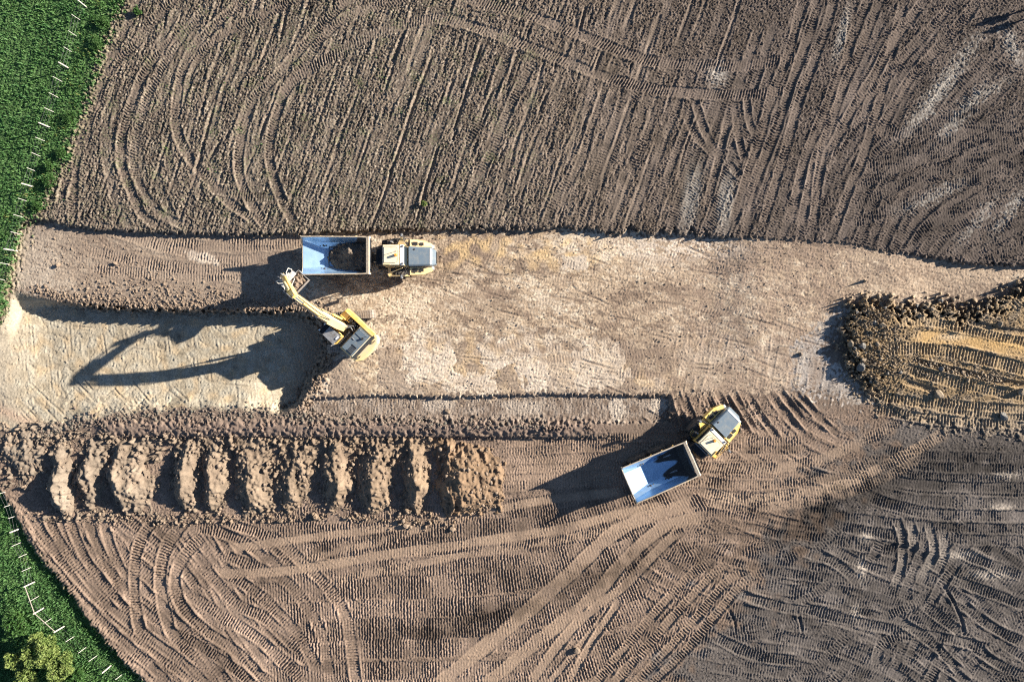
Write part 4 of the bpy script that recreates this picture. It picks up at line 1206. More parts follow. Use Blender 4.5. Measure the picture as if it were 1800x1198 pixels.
def make_truck(loc, rz, art, label, yellow, roofm, clean):
    root = empty("dump_truck", loc, rz)
    tag(root, label, "dump truck", "articulated dump trucks on the site")
    tract = []
    def tp(o): tract.append(o); return o
    # ---- tractor
    b = MB(); b.box(.1, 4.95, -.48, .48, .75, 1.25); b.box(.3, 1.0, -1.0, 1.0, .9, 1.5); b.box(1.6, 2.7, -1.1, 1.1, .78, 1.05); b.cyl((0, 0, .6), (0, 0, 1.35), .26)
    tp(b.build("tractor_frame", M_DARK, root))
    for y in (1.28, -1.28):
        tp(wheel(root, 2.15, y))
    b = MB()   # bonnet
    b.loft([[(3.06, -.84, 1.2), (3.06, .84, 1.2), (3.06, .84, 2.42), (3.06, .72, 2.52), (3.06, -.72, 2.52), (3.06, -.84, 2.42)],
            [(4.85, -.78, 1.2), (4.85, .78, 1.2), (4.85, .78, 2.16), (4.85, .66, 2.27), (4.85, -.66, 2.27), (4.85, -.78, 2.16)],
            [(5.02, -.76, 1.2), (5.02, .76, 1.2), (5.02, .74, 2.05), (5.02, .64, 2.16), (5.02, -.64, 2.16), (5.02, -.74, 2.05)],
            [(5.30, -.62, 1.0), (5.30, .62, 1.0), (5.30, .60, 1.55), (5.30, .54, 1.62), (5.30, -.54, 1.62), (5.30, -.60, 1.55)]])
    bon = tp(b.build("bonnet", M_HOOD, root, .02))
    b = MB(); b.loft([[(4.86, -.62, 2.275), (4.86, .62, 2.275), (4.86, .62, 2.29), (4.86, -.62, 2.29)], [(4.99, -.60, 2.19), (4.99, .60, 2.19), (4.99, .60, 2.205), (4.99, -.60, 2.205)]])
    b.build("bonnet_trim", M_WHITE, bon)
    b = MB(); b.cyl((3.55, .58, 2.45), (3.55, .58, 2.50), .07); b.build("filler_cap", M_BLACK, bon)
    b = MB()
    for k in range(7):
        z = 1.12 + k * .075
        xx = 5.30 + .012
        b.box(xx, xx + .02, -.5, .5, z, z + .03)
    b.build("grille_slat", M_BLACK, bon)
    for sgn in (1, -1):   # wings beside the bonnet
        b = MB()
        o_, i_ = 1.55 * sgn, .86 * sgn
        top = [(3.06, i_), (4.95, i_), (5.12, 1.0 * sgn), (4.85, 1.22 * sgn), (4.2, 1.5 * sgn), (3.06, o_)]
        z1 = [1.86, 1.62, 1.5, 1.52, 1.66, 1.78]
        lower = [(x, y * 1.0) for x, y in top]
        b.loft([[(x, y, 1.05) for x, y in lower], [(x, y, z) for (x, y), z in zip(top, z1)]])
        w_ = tp(b.build("front_wing", yellow, root, .03))
        b = MB(); b.box(4.92, 5.13, min(.8 * sgn, 1.05 * sgn), max(.8 * sgn, 1.05 * sgn), 1.35, 1.53); 
        b.build("headlight", M_LAMP, w_)
        b = MB(); b.box(3.3, 3.75, min(1.0 * sgn, 1.3 * sgn), max(1.0 * sgn, 1.3 * sgn), 1.82, 1.845); b.box(3.9, 4.25, min(1.0 * sgn, 1.25 * sgn), max(1.0 * sgn, 1.25 * sgn), 1.745, 1.77)
        b.build("step_plate", M_BLACK, w_)
        b = MB()   # wheel-arch and side deck
        if sgn < 0:
            b.box(1.2, 3.03, -1.66, -.90, 1.62, 1.72); b.box(1.2, 1.28, -1.66, -.9, 1.0, 1.62)
            wa = tp(b.build("side_deck", yellow, root, .015))
            b = MB(); b.box(1.42, 1.78, -1.22, -.93, 1.722, 1.74); b.box(1.92, 2.4, -1.22, -.93, 1.722, 1.74); b.box(2.62, 2.95, -1.45, -.95, 1.722, 1.76); b.build("deck_grating", M_BLACK, wa)
            b = MB(); b.tube([(1.25, -1.5, 1.72), (1.25, -1.5, 2.35), (2.6, -1.02, 2.75)], .035); b.tube([(1.3, -1.62, 1.72), (1.3, -1.62, 2.1), (2.7, -1.62, 2.1), (2.7, -1.62, 1.72)], .025)
            b.build("handrail", yellow, wa)
            for k in range(3):
                b = MB(); b.box(2.0, 2.5, -1.78, -1.62, .55 + .35 * k, .60 + .35 * k); b.build("step", M_DARK, wa)
        else:
            b.box(1.75, 3.03, .9, 1.5, 1.60, 1.72); b.loft([[(1.1, .92, 1.55), (1.75, .92, 1.60), (1.75, 1.5, 1.60), (1.1, 1.35, 1.55)], [(1.1, .92, 1.64), (1.75, .92, 1.72), (1.75, 1.5, 1.72), (1.1, 1.35, 1.64)]])
            wa = tp(b.build("side_deck", yellow, root, .015))
            b = MB(); b.box(2.6, 2.95, .92, 1.30, 1.722, 1.75); b.box(.7, 1.1, .98, 1.45, 1.1, 1.75); b.cyl((1.35, 1.15, 1.64), (1.35, 1.15, 2.25), .17, n=14); b.cyl((.85, 1.25, 1.75), (.85, 1.25, 2.0), .12)
            b.tube([(.6, .9, 1.5), (.75, 1.4, 1.9), (1.2, 1.45, 1.95), (1.7, 1.4, 1.75)], .04)
            b.build("air_cleaner", M_BLACK, wa)
            b = MB(); b.cyl((1.62, 1.22, 1.72), (1.62, 1.22, 2.75), .075); b.build("exhaust_pipe", M_GREY, wa)
            b = MB(); b.loft([[(1.9, .92, 1.73), (2.85, .92, 1.73), (2.5, 1.46, 1.73)], [(1.9, .92, 1.80), (2.85, .92, 1.80), (2.5, 1.46, 1.80)]]); b.build("cover_plate", yellow, wa)
    # cab
    b = MB()
    b.loft([[(.98, -.84, 1.5), (3.0, -.84, 1.5), (3.0, .84, 1.5), (.98, .84, 1.5)], [(.98, -.84, 2.35), (3.0, -.84, 2.35), (3.0, .84, 2.35), (.98, .84, 2.35)]])
    for x in (.98, 2.72 - .02):
        for y in (-.84, .76):
            b.loft([[(x, y, 2.35), (x + .09, y, 2.35), (x + .09, y + .08, 2.35), (x, y + .08, 2.35)], [(x, y * .97, 3.25), (x + .09, y * .97, 3.25), (x + .09, y * .97 + .08, 3.25), (x, y * .97 + .08, 3.25)]])
    cab = tp(b.build("cab", yellow, root, .015))
    b = MB()
    b.loft([[(1.0, -.80, 2.36), (2.94, -.80, 2.36), (2.94, .80, 2.36), (1.0, .80, 2.36)], [(1.02, -.77, 3.24), (2.66, -.77, 3.24), (2.66, .77, 3.24), (1.02, .77, 3.24)]])
    b.build("cab_window", M_GLASS, cab)
    b = MB(); b.prism_xy([(1.0, -.86), (2.42, -.86), (2.42, .86), (1.0, .86)], 3.25, 3.33, None, [(1.03, -.82), (2.40, -.82), (2.40, .82), (1.03, .82)])
    b.prism_xy([(1.12, -.68), (2.1, -.68), (2.28, -.5), (2.28, .5), (2.1, .68), (1.12, .68)], 3.33, 3.37)
    rf = tp(b.build("cab_roof", roofm, root, .02))
    b = MB(); b.box(2.46, 2.76, -.86, .86, 3.20, 3.31); b.build("roof_visor", M_WHITE, rf, .02)
    b = MB()
    for y in (-.72, .72): b.box(2.62, 2.72, y - .06, y + .06, 3.31, 3.38)
    b.build("work_light", M_BLACK, rf)
    b = MB(); b.box(1.1, 1.65, -.84, -.76, 3.335, 3.42); b.box(1.12, 1.63, -.825, -.775, 3.42, 3.45); b.build("roof_rail", yellow, rf)
    b = MB(); b.cyl((2.12, -.02, 3.33), (2.12, -.02, 3.42), .15, .12, 14); b.build("beacon_base", M_BLACK, rf)
    b = MB(); b.cyl((2.12, -.02, 3.42), (2.12, -.02, 3.62), .12, .09, 14); b.build("beacon", M_ORANGE, rf)
    b = MB(); b.box(.98, 1.03, -.2, .2, 3.33, 3.36); b.cyl((2.18, .28, 3.33), (2.10, .30, 3.75), .02); b.build("antenna", M_BLACK, rf)
    # cooler housing behind the cab
    b = MB(); b.loft([[(.22, -.76, 1.3), (.90, -.76, 1.3), (.90, .76, 1.3), (.22, .76, 1.3)], [(.30, -.72, 2.42), (.90, -.76, 2.62), (.90, .76, 2.62), (.30, .72, 2.42)]])
    ch = tp(b.build("cooler_housing", M_DARK, root, .02))
    b = MB(); b.box(.86, .96, -.78, .78, 2.64, 2.74); b.build("guard_rail", M_GREY, ch)
    b = MB()
    for k in range(6): b.box(.36 + k * .085, .40 + k * .085, -.6, .6, 2.46 + k * .027, 2.49 + k * .027)
    b.build("louvre", M_BLACK, ch)
    # mirrors
    for sgn in (1, -1):
        b = MB(); b.tube([(2.9, .95 * sgn, 1.8), (2.75, 1.55 * sgn, 2.35), (2.55, 1.78 * sgn, 2.5)], .03); b.tube([(2.9, .95 * sgn, 2.6), (2.55, 1.78 * sgn, 2.6)], .025)
        mr = tp(b.build("mirror_arm", M_BLACK, root))
        b = MB(); b.box(2.42, 2.56, min(1.62 * sgn, 1.9 * sgn), max(1.62 * sgn, 1.9 * sgn), 2.2, 2.72); b.build("mirror", M_GREY, mr, .02)
        if sgn > 0:
            b = MB(); b.loft([[(2.05, 1.05, 2.0), (2.75, 1.05, 2.0), (2.42, 1.75, 2.3)], [(2.05, 1.05, 2.05), (2.75, 1.05, 2.05), (2.42, 1.75, 2.35)]]); b.build("mirror_bracket", yellow, mr)
    for y in (.35, -.35):
        b = MB(); b.cyl((-.4, y * .8, 1.15), (.35, y, 1.2), .07); tp(b.build("steering_cylinder", M_GREY, root))
    # ---- rear half
    b = MB(); b.box(-5.3, -.2, -.5, .5, .85, 1.30); b.box(-4.9, -1.9, -.9, .9, .8, 1.0)
    b.build("rear_frame", M_DARK, root)
    for x in (-2.45, -4.35):
        for y in (1.26, -1.26):
            wheel(root, x, y)
    # dump body: outer skin, inner skin and thick rim
    st = [  # x, floor z, floor half width, knee z, knee half width, rim z, rim half width
        (-.42, 2.12, .86, 2.30, 1.05, 2.98, 1.50),
        (-1.0, 1.72, .86, 2.05, 1.18, 2.98, 1.53),
        (-2.6, 1.58, .84, 2.02, 1.24, 2.97, 1.55),
        (-4.3, 1.60, .78, 2.05, 1.22, 2.95, 1.57),
        (-5.95, 2.28, .98, 2.42, 1.36, 2.86, 1.58)]
    def inner(sx, dz=0, grow=0):
        x, fz, fw, kz, kw, rz_, rw = sx
        return [(x, -rw - grow, rz_ + 0), (x, -kw - grow, kz - dz), (x, -fw - grow, fz - dz), (x, fw + grow, fz - dz), (x, kw + grow, kz - dz), (x, rw + grow, rz_ + 0)]
    ins = MB(); ins.loft([inner(q) for q in st], False, None, False)
    q = inner(st[0]); ins.add([(.02, p[1] * 1.0, p[2]) if p[2] > 2.9 else p for p in q], [(0, 1, 2, 3, 4, 5)])
    bodyin = ins.build("body_liner", M_BODY, root)
    fr = MB(); qf = inner(st[0], 0, -.01)
    fr.add([(-.40, -1.46, 2.96), (-.43, -1.05, 2.32), (-.43, -.85, 2.14), (-.43, .85, 2.14), (-.43, 1.05, 2.32), (-.40, 1.46, 2.96), (-.47, 1.42, 2.9), (-.5, 1.02, 2.36), (-.5, .83, 2.17), (-.5, -.83, 2.17), (-.5, -1.02, 2.36), (-.47, -1.42, 2.9)],
           [(0, 1, 10, 11), (1, 2, 9, 10), (2, 3, 8, 9), (3, 4, 7, 8), (4, 5, 6, 7), (6, 7, 8, 9, 10, 11)])
    fr.build("front_wall", M_BODYD, root)
    ob = MB(); ob.loft([inner((q[0], q[1], q[2], q[3], q[4], q[5] - .02, q[6]), .07, .07) for q in st], False, None, False)
    ob.add(inner((-.30, 2.0, .9, 2.25, 1.1, 2.96, 1.57)), [(0, 1, 2, 3, 4, 5)])
    body = ob.build("dump_body", yellow, root)
    for sgn in (1, -1):
        b = MB()
        for k in range(len(st) - 1):
            a, c = st[k], st[k + 1]
            ya, yc = a[6] * sgn, c[6] * sgn
            e = .07 * sgn
            b.loft([[(a[0], ya - .02 * sgn, a[5] - .05), (a[0], ya + e, a[5] - .05), (a[0], ya + e, a[5] + .05), (a[0], ya - .02 * sgn, a[5] + .05)],
                    [(c[0], yc - .02 * sgn, c[5] - .05), (c[0], yc + e, c[5] - .05), (c[0], yc + e, c[5] + .05), (c[0], yc - .02 * sgn, c[5] + .05)]])
        b.build("rim_rail", M_RIM, body, .01)
        for x in (-1.3, -2.3, -3.3, -4.3, -5.2):      # outside ribs
            b = MB(); b.loft([[(x - .06, 1.30 * sgn, 2.0), (x + .06, 1.30 * sgn, 2.0), (x + .06, 1.38 * sgn, 2.0), (x - .06, 1.38 * sgn, 2.0)], [(x - .06, 1.60 * sgn, 2.88), (x + .06, 1.60 * sgn, 2.88), (x + .06, 1.68 * sgn, 2.88), (x - .06, 1.68 * sgn, 2.88)]])
            b.build("body_rib", yellow, body)
    b = MB()   # spill guard at the front
    b.prism_xz([(-.44, 2.90), (-.44, 3.02), (-.20, 3.06), (-.06, 2.86), (-.06, 2.78), (-.30, 2.86)], -1.58, 1.58)
    b.build("spill_guard", M_RIM, body, .01)
    b = MB(); b.prism_xy([(-.22, -1.3), (-.09, -1.22), (-.09, 1.22), (-.22, 1.3)], 2.90, 2.99); b.build("guard_ledge", M_GREY, body)
    b = MB(); b.prism_yz([(-1.70, 2.78), (-1.62, 2.92), (1.62, 2.92), (1.70, 2.78), (1.38, 2.36), (1.0, 2.22), (-1.0, 2.22), (-1.38, 2.36)], -6.02, -5.96); 
    tl = MB()
    for (y0, z0, y1, z1) in [(-1.66, 2.86, -1.40, 2.42), (-1.40, 2.42, -1.0, 2.25), (-1.0, 2.25, 1.0, 2.25), (1.0, 2.25, 1.40, 2.42), (1.40, 2.42, 1.66, 2.86)]:
        tl.cyl((-6.0, y0, z0 - .02), (-6.0, y1, z1 - .02), .055, n=8)
    tl.build("tail_edge", M_RIM, body)
    b = MB()
    for y in (-1.2, 1.2): b.cyl((-5.0, y * .55, 1.0), (-1.6, y * .62, 1.65), .09)
    b.build("tipping_cylinder", M_GREY, root)
    b = MB()
    for y in (-1.25, 1.25): b.box(-5.75, -5.4, y - .3, y + .3, .9, 1.5)
    b.build("mudflap", M_BLACK, root)
    for y in (-1.0, 1.0):
        b = MB(); b.box(-5.42, -5.34, y - .15, y + .15, 1.25, 1.38); b.build("tail_light", M_RED, root)
    for o in tract:
        l = Vector(o.location); l.rotate(Euler((0, 0, art))); o.location = l
        o.rotation_euler = (0, 0, art)
    return root
T1 = make_truck((-11.85, 7.20, -.46), 0.0, 0.0, "dusty yellow dump truck loaded with dark soil, standing beside the excavator", M_YELD, M_CREAM, 0)
T2 = make_truck((15.40, -9.80, -.44), R(23.5), R(21.0), "yellow dump truck with empty blue grey body, bent in a turn on brown dirt", M_YEL, M_CREAM, 1)

def load_heap():
    n = 70
    xs = np.linspace(-4.1, -.45, n); ys = np.linspace(-1.5, 1.5, 60)
    X, Y = np.meshgrid(xs, ys)
    cx = -2.2
    r = np.sqrt((np.clip(X - cx, None, 0) / 2.0) ** 2 + (Y / 1.5) ** 2)
    back = np.clip(r - .72, 0, 1)
    h = 2.38 + .165 * X - .06 * np.clip(np.abs(Y) / 1.4, 0, 1.4) ** 2 - 1.6 * back ** 1.3
    h += .66 * np.exp(-((X + 2.05) / .6) ** 2 - ((Y - .35) / .45) ** 2)
    h += .07 * fbm2(X + 5, Y + 5, 5, .45, 4) + .10 * np.clip(fbm2(X + 5, Y + 5, 6, .25, 2) - .3, 0, 2)
    co = np.stack([X, Y, h], -1).reshape(-1, 3)
    a = (np.arange(59)[:, None] * n + np.arange(n - 1)[None]).ravel()
    q = np.stack([a, a + 1, a + n + 1, a + n], 1)
    # skirt down into the body so that the load is a solid heap
    ring = np.concatenate([np.arange(n), np.arange(1, 60) * n + n - 1, 59 * n + np.arange(n - 2, -1, -1), np.arange(58, 0, -1) * n])
    low = co[ring].copy(); low[:, 2] = 1.75; low[:, 1] *= .55; low[:, 0] = np.clip(low[:, 0], -3.9, -1.0)
    b0 = len(co); m_ = len(ring)
    co = np.vstack([co, low])
    sk = np.array([(ring[(i + 1) % m_], ring[i], b0 + i, b0 + (i + 1) % m_) for i in range(m_)])
    q = np.vstack([q, sk])
    o = np_mesh("soil_load", co, q, M_LOAD)
    o.location = T1.location
    tag(o, "heap of dark loose soil lying in the body of the loaded dump truck", "soil load")
load_heap()

# ------------------------------------------------------------------ the excavator
EX = P(617, 580, Z_MID); EXC = Vector((-14.1, .85, -.45))
FWD = math.atan2(.685, -.73)           # boom points up-left in the photograph
root = empty("excavator", EXC, 0)
tag(root, "yellow crawler excavator with raised boom and full bucket beside the loaded dump truck", "excavator")
ht = FWD
TR = R(4)
def rotp(o, a):
    l = Vector(o.location); l.rotate(Euler((0, 0, a))); o.location = l; o.rotation_euler = (0, 0, a); return o
b = MB(); b.box(-1.2, 1.2, -1.1, 1.1, .45, .85); b.cyl((0, 0, .85), (0, 0, 1.12), .75, n=28)
for sx in (-1, 1): b.box(sx * 1.0 - .25, sx * 1.0 + .25, -1.3, 1.3, .45, .75)
rotp(b.build("undercarriage", M_DARK, root), TR)
shoe_me = None
for sgn in (1, -1):
    yc = 1.38 * sgn
    b = MB()
    Lh, rr0 = 1.72, .43
    b.box(-Lh, Lh, yc - .16, yc + .16, .25, .75)
    for x in (-Lh, Lh): b.cyl((x, yc - .15, .5), (x, yc + .15, .5), rr0 - .03, n=20)
    for k in range(7): b.cyl((-1.4 + k * .467, yc - .17, .2), (-1.4 + k * .467, yc + .17, .2), .12)
    tf = rotp(b.build("track_frame", M_DARK, root), TR)
    per = 4 * Lh + 2 * math.pi * rr0
    n = 48
    for k in range(n):
        s_ = k * per / n
        if s_ < 2 * Lh: p = (-Lh + s_, .5 + rr0, 0)
        elif s_ < 2 * Lh + math.pi * rr0:
            a = (s_ - 2 * Lh) / rr0; p = (Lh + rr0 * math.sin(a), .5 + rr0 * math.cos(a), a)
        elif s_ < 4 * Lh + math.pi * rr0:
            p = (Lh - (s_ - 2 * Lh - math.pi * rr0), .5 - rr0, math.pi)
        else:
            a = (s_ - 4 * Lh - math.pi * rr0) / rr0; p = (-Lh - rr0 * math.sin(a), .5 - rr0 * math.cos(a), math.pi + a)
        if shoe_me is None:
            m_ = MB(); m_.box(-.085, .085, -.36, .36, -.02, .02); m_.box(-.075, -.05, -.36, .36, .02, .055); m_.box(-.01, .015, -.36, .36, .02, .045); m_.box(.05, .075, -.36, .36, .02, .045)
            so = m_.build("track_shoe", M_SHOE, tf); shoe_me = so.data
        else:
            so = bpy.data.objects.new("track_shoe", shoe_me); COL.objects.link(so); so.parent = tf
        so.location = (p[0], yc, p[1]); so.rotation_euler = (0, p[2], 0)
house = []
def hp(o): house.append(o); return o
b = MB(); b.prism_xy([(-1.9, -1.45), (1.35, -1.42), (1.35, -.75), (.9, -.55), (.9, .5), (1.35, .55), (1.35, 1.45), (-1.9, 1.45)], 1.12, 1.42)
hp(b.build("slewing_platform", M_DARK, root))
b = MB()
pts = [(-1.95, -1.46), (-1.95, 1.46), (-2.35, 1.40), (-2.62, 1.0), (-2.72, .4), (-2.72, -.4), (-2.62, -1.0), (-2.35, -1.40)]
b.prism_xy(pts, 1.15, 2.28, None, [(x * .995, y * .985) for x, y in pts])
cwt = hp(b.build("counterweight", M_YELD, root, .06))
b = MB(); b.box(-2.16, -1.97, -1.25, 1.25, 2.285, 2.31); b.build("counterweight_strip", M_DARK, cwt)
b = MB()
for y in (-.9, .9): b.tube([(-2.35, y - .15, 2.28), (-2.35, y - .15, 2.38), (-2.35, y + .15, 2.38), (-2.35, y + .15, 2.28)], .03)
b.build("lifting_eye", M_DARK, cwt)
b = MB(); b.box(-1.93, -.55, -1.42, 1.44, 1.42, 2.18)
eh = hp(b.build("engine_house", M_YELD, root, .02))
b = MB(); b.box(-1.75, -.62, -1.0, 1.28, 2.182, 2.25); hd = b.build("engine_hood", M_HOOD, eh, .02)
b = MB()
for k in range(5): b.box(-1.62 + k * .1, -1.57 + k * .1, .55, 1.1, 2.25, 2.27)
b.box(-1.66, -1.1, .48, .52, 2.25, 2.29); b.box(-1.66, -1.1, 1.13, 1.17, 2.25, 2.29)
b.build("hood_louvre", M_BLACK, hd)
b = MB(); b.cyl((-1.45, -.45, 2.25), (-1.45, -.45, 2.42), .10, n=14); b.build("exhaust_stack", M_BLACK, hd)
b = MB(); b.tube([(-1.6, -.9, 2.26), (-1.6, -.9, 2.48), (-.8, -.9, 2.48), (-.8, -.9, 2.26)], .02); b.tube([(-1.0, .1, 2.27), (-.75, .1, 2.27)], .04); b.build("handrail", M_GREY, hd)
b = MB(); b.box(-1.93, -1.78, -1.0, 1.3, 2.182, 2.22); b.build("hood_edge", M_CREAM, eh)
b = MB(); b.box(-.52, -.12, -.1, 1.35, 1.42, 1.95)
cw = hp(b.build("catwalk", M_BLACK, root))
for k in range(7):
    b = MB(); b.box(-.50, -.14, -.02 + k * .19, .12 + k * .19, 1.952, 1.975); b.build("catwalk_plate", M_DARK, cw)
b = MB(); b.box(-.10, .06, .55, 1.42, 1.42, 2.05); hp(b.build("cab_rear_post", M_YEL, root))
b = MB(); b.box(-1.92, 1.30, -1.46, -1.12, 1.42, 2.24); sr = hp(b.build("side_rail_box", M_YEL, root, .03))
b = MB(); b.box(.75, 1.38, -1.10, -.55, 1.42, 2.05); b.box(.40, .72, -1.10, -.6, 1.42, 1.9); tb = hp(b.build("tool_box", M_YEL, root, .02))
b = MB(); b.box(.30, .62, -1.08, -.66, 1.91, 1.95); b.box(-.1, .2, -1.05, -.5, 1.42, 1.85); b.build("pump_cover", M_BLACK, tb)
b = MB()
for k in range(6): b.cyl((-.35 + .16 * k, -.9 + .08 * (k % 2), 1.5), (-.35 + .16 * k, -.9 + .08 * (k % 2), 1.98), .05, n=8)
b.tube([(-.4, -.5, 1.9), (-.1, -.7, 2.05), (.3, -.35, 2.1), (.5, -.2, 2.3)], .035); b.tube([(-.4, -.3, 1.9), (0, -.45, 2.1), (.3, -.1, 2.15)], .035)
hp(b.build("hydraulic_valves", M_GREY, root))
# cab
b = MB()
b.loft([[(-.05, .58, 1.3), (1.62, .58, 1.3), (1.62, 1.48, 1.3), (-.05, 1.48, 1.3)], [(-.05, .58, 2.0), (1.72, .58, 2.0), (1.72, 1.48, 2.0), (-.05, 1.48, 2.0)]])
for x in (-.05, .85, 1.60):
    for y in (.58, 1.41):
        b.box(x, x + .08, y, y + .07, 2.0, 2.92)
cabx = hp(b.build("cab", M_YEL, root, .01))
b = MB(); b.loft([[(-.03, .60, 2.0), (1.70, .60, 2.0), (1.70, 1.46, 2.0), (-.03, 1.46, 2.0)], [(-.03, .62, 2.92), (1.58, .62, 2.92), (1.58, 1.44, 2.92), (-.03, 1.44, 2.92)]])
b.build("cab_window", M_GLASS, cabx)
b = MB(); b.prism_xy([(-.08, .56), (1.15, .56), (1.15, 1.50), (-.08, 1.50)], 2.93, 3.03); crf = b.build("cab_roof", M_GREY, cabx, .02)
b = MB(); b.box(1.15, 1.68, .56, .62, 2.93, 3.03); b.box(1.15, 1.68, 1.44, 1.50, 2.93, 3.03); b.box(1.62, 1.68, .62, 1.44, 2.93, 3.03)
for k in range(4): b.box(1.22 + k * .1, 1.25 + k * .1, .62, 1.44, 2.97, 3.01)
b.build("roof_guard", M_BLACK, cabx)
b = MB()
for y in (.7, 1.36): b.box(1.52, 1.62, y - .07, y + .07, 3.03, 3.15)
b.box(-.02, .1, .7, 1.0, 3.03, 3.10)
b.build("work_light", M_LAMP, cabx)
b = MB(); b.tube([(-.02, 1.52, 2.0), (-.02, 1.60, 2.5)], .02); b.box(.0, .05, 1.55, 1.78, 2.4, 2.7); b.build("mirror", M_GREY, cabx)
# boom
BP, BM1, BM2, BE = Vector((.45, 0, 1.75)), Vector((1.45, 0, 4.6)), Vector((2.1, 0, 5.5)), Vector((4.05, 0, 7.1))
def beam(cl, ws, hs, name, m, parent, bev=.02, yoff=0):
    secs = []
    for i, c in enumerate(cl):
        d = (cl[min(i + 1, len(cl) - 1)] - cl[max(i - 1, 0)]).normalized()
        nrm = Vector((-d.z, 0, d.x))
        w, h = ws[i], hs[i]
        secs.append([tuple(c + nrm * h + Vector((0, yoff + w, 0))), tuple(c + nrm * h + Vector((0, yoff - w, 0))), tuple(c - nrm * h + Vector((0, yoff - w, 0))), tuple(c - nrm * h + Vector((0, yoff + w, 0)))])
    b = MB(); b.loft(secs)
    return b.build(name, m, parent, bev)
boom = hp(beam([BP, BM1.lerp(BP, .5) + Vector((-.1, 0, .1)), BM1, BM2, BE.lerp(BM2, .5) + Vector((0, 0, .06)), BE], [.30, .30, .30, .30, .26, .20], [.22, .34, .42, .42, .32, .20], "boom", M_YELD, root))
for y in (.42, -.42):       # lift cylinders beside the boom
    b = MB(); a, c = Vector((.95, y, 1.5)), Vector((2.05, y, 5.2)); mid_ = a.lerp(c, .55); b.cyl(a, mid_, .11, n=12); bc = b.build("boom_cylinder", M_YEL, boom)
    b = MB(); b.cyl(mid_, c, .06, n=10); hp_o = b.build("cylinder_rod", M_CHROME, boom)
b = MB(); a, c = Vector((1.75, 0, 5.95)), Vector((3.95, .0, 7.75)); mid_ = a.lerp(c, .6); b.cyl(a, mid_, .12); b.build("arm_cylinder", M_YEL, boom)
b = MB(); b.cyl(mid_, c, .06); b.build("cylinder_rod", M_CHROME, boom)
b = MB()
for y in (-.16, .16, .22):
    b.tube([(.6, y, 2.3), (.95, y, 3.6), (1.15, y, 5.0), (1.7, y, 5.98), (2.6, y, 6.75), (3.6, y, 7.45)], .028)
b.tube([(1.9, -.34, 5.4), (2.8, -.32, 6.3), (3.9, -.28, 7.2)], .03)
b.build("hose", M_BLACK, boom)
# arm
AE = Vector((6.75, 0, 3.75)); AT = Vector((3.72, 0, 7.72))
arm = hp(beam([AT, BE + Vector((.05, 0, .10)), BE.lerp(AE, .35) + Vector((.06, 0, .06)), AE], [.13, .24, .22, .15], [.10, .36, .28, .14], "arm", M_YEL, root))
b = MB(); a, c = Vector((4.5, 0, 7.25)), Vector((6.45, 0, 4.95)); mid_ = a.lerp(c, .55); b.cyl(a, mid_, .11); b.build("bucket_cylinder", M_YELD, arm)
b = MB(); b.cyl(mid_, c, .055); b.build("cylinder_rod", M_CHROME, arm)
b = MB(); b.box(6.35, 6.6, -.20, -.15, 3.55, 5.0); b.box(6.35, 6.6, .15, .20, 3.55, 5.0); b.build("link_bar", M_GREY, arm)
b = MB()
for sg in (1, -1):
    b.tube([(6.0, .2 * sg, 4.6), (6.5, .42 * sg, 4.4), (6.75, .75 * sg, 4.0), (6.6, .8 * sg, 3.55), (6.3, .45 * sg, 3.4)], .03)
    b.tube([(4.9, .24 * sg, 6.2), (5.2, .45 * sg, 5.6), (5.5, .62 * sg, 4.9), (5.9, .5 * sg, 4.2)], .028)
b.build("hose", M_PALE, arm)
# bucket curled under the arm with its mouth up
BW = 1.03
bx, bz = 5.72, 2.55
prof = [(-.62, .42), (-.60, .05), (-.42, -.33), (-.05, -.52), (.34, -.42), (.58, -.05), (.66, .36)]
b = MB()
out = [(bx + x, bz + z) for x, z in prof]; inn = [(bx + x * .93, bz + z * .93 + .01) for x, z in prof]
for (p0, p1, q0, q1) in zip(out[:-1], out[1:], inn[:-1], inn[1:]):
    b.prism_xz([p0, p1, q1, q0], -BW, BW)
for y in (-BW - .04, BW):
    b.prism_xz(out, y, y + .04)
bk = hp(b.build("bucket", M_GREY, root))
b = MB(); b.box(bx - .68, bx - .56, -BW, BW, bz + .40, bz + .46); b.build("cutting_edge", M_SHOE, bk)
b = MB(); b.box(bx + .50, bx + .86, -.15, -.72, bz + .42, bz + .78); b.box(bx + .45, bx + .95, -.42, .42, bz + .55, bz + .95); b.cyl((bx + .7, -.5, bz + .75), (bx + .7, .5, bz + .75), .16); b.box(bx + .35, bx + .75, .55, .85, bz + .35, bz + .65)
b.build("quick_coupler", M_PALE, bk, .02)
for o in house: rotp(o, FWD)
# soil in the bucket
n = 26
xs = np.linspace(-.58, .58, n); ys = np.linspace(-.99, .99, 34)
X, Y = np.meshgrid(xs, ys)
h = .26 + .16 * (1 - (X / .6) ** 2) * (1 - (Y / 1.0) ** 4) + .05 * fbm2(X + 3, Y + 3, 9, .22, 3) + .08 * np.clip(fbm2(X + 3, Y + 3, 10, .16, 2) - .2, 0, 2)
co = np.stack([X + bx, Y, h + bz], -1).reshape(-1, 3)
a = (np.arange(33)[:, None] * n + np.arange(n - 1)[None]).ravel(); q = np.stack([a, a + 1, a + n + 1, a + n], 1)
lo_ = co.copy(); lo_[:, 2] = bz - .1; lo_[:, 0] = bx + (lo_[:, 0] - bx) * .85
q2 = q[:, ::-1] + len(co)
ring = np.concatenate([np.arange(n), np.arange(1, 34) * n + n - 1, 33 * n + np.arange(n - 2, -1, -1), np.arange(32, 0, -1) * n])
sk = np.array([(ring[(i + 1) % len(ring)], ring[i], len(co) + ring[i], len(co) + ring[(i + 1) % len(ring)]) for i in range(len(ring))])
o = np_mesh("soil_load", np.vstack([co, lo_]), np.vstack([q, q2, sk]), M_CLOD)
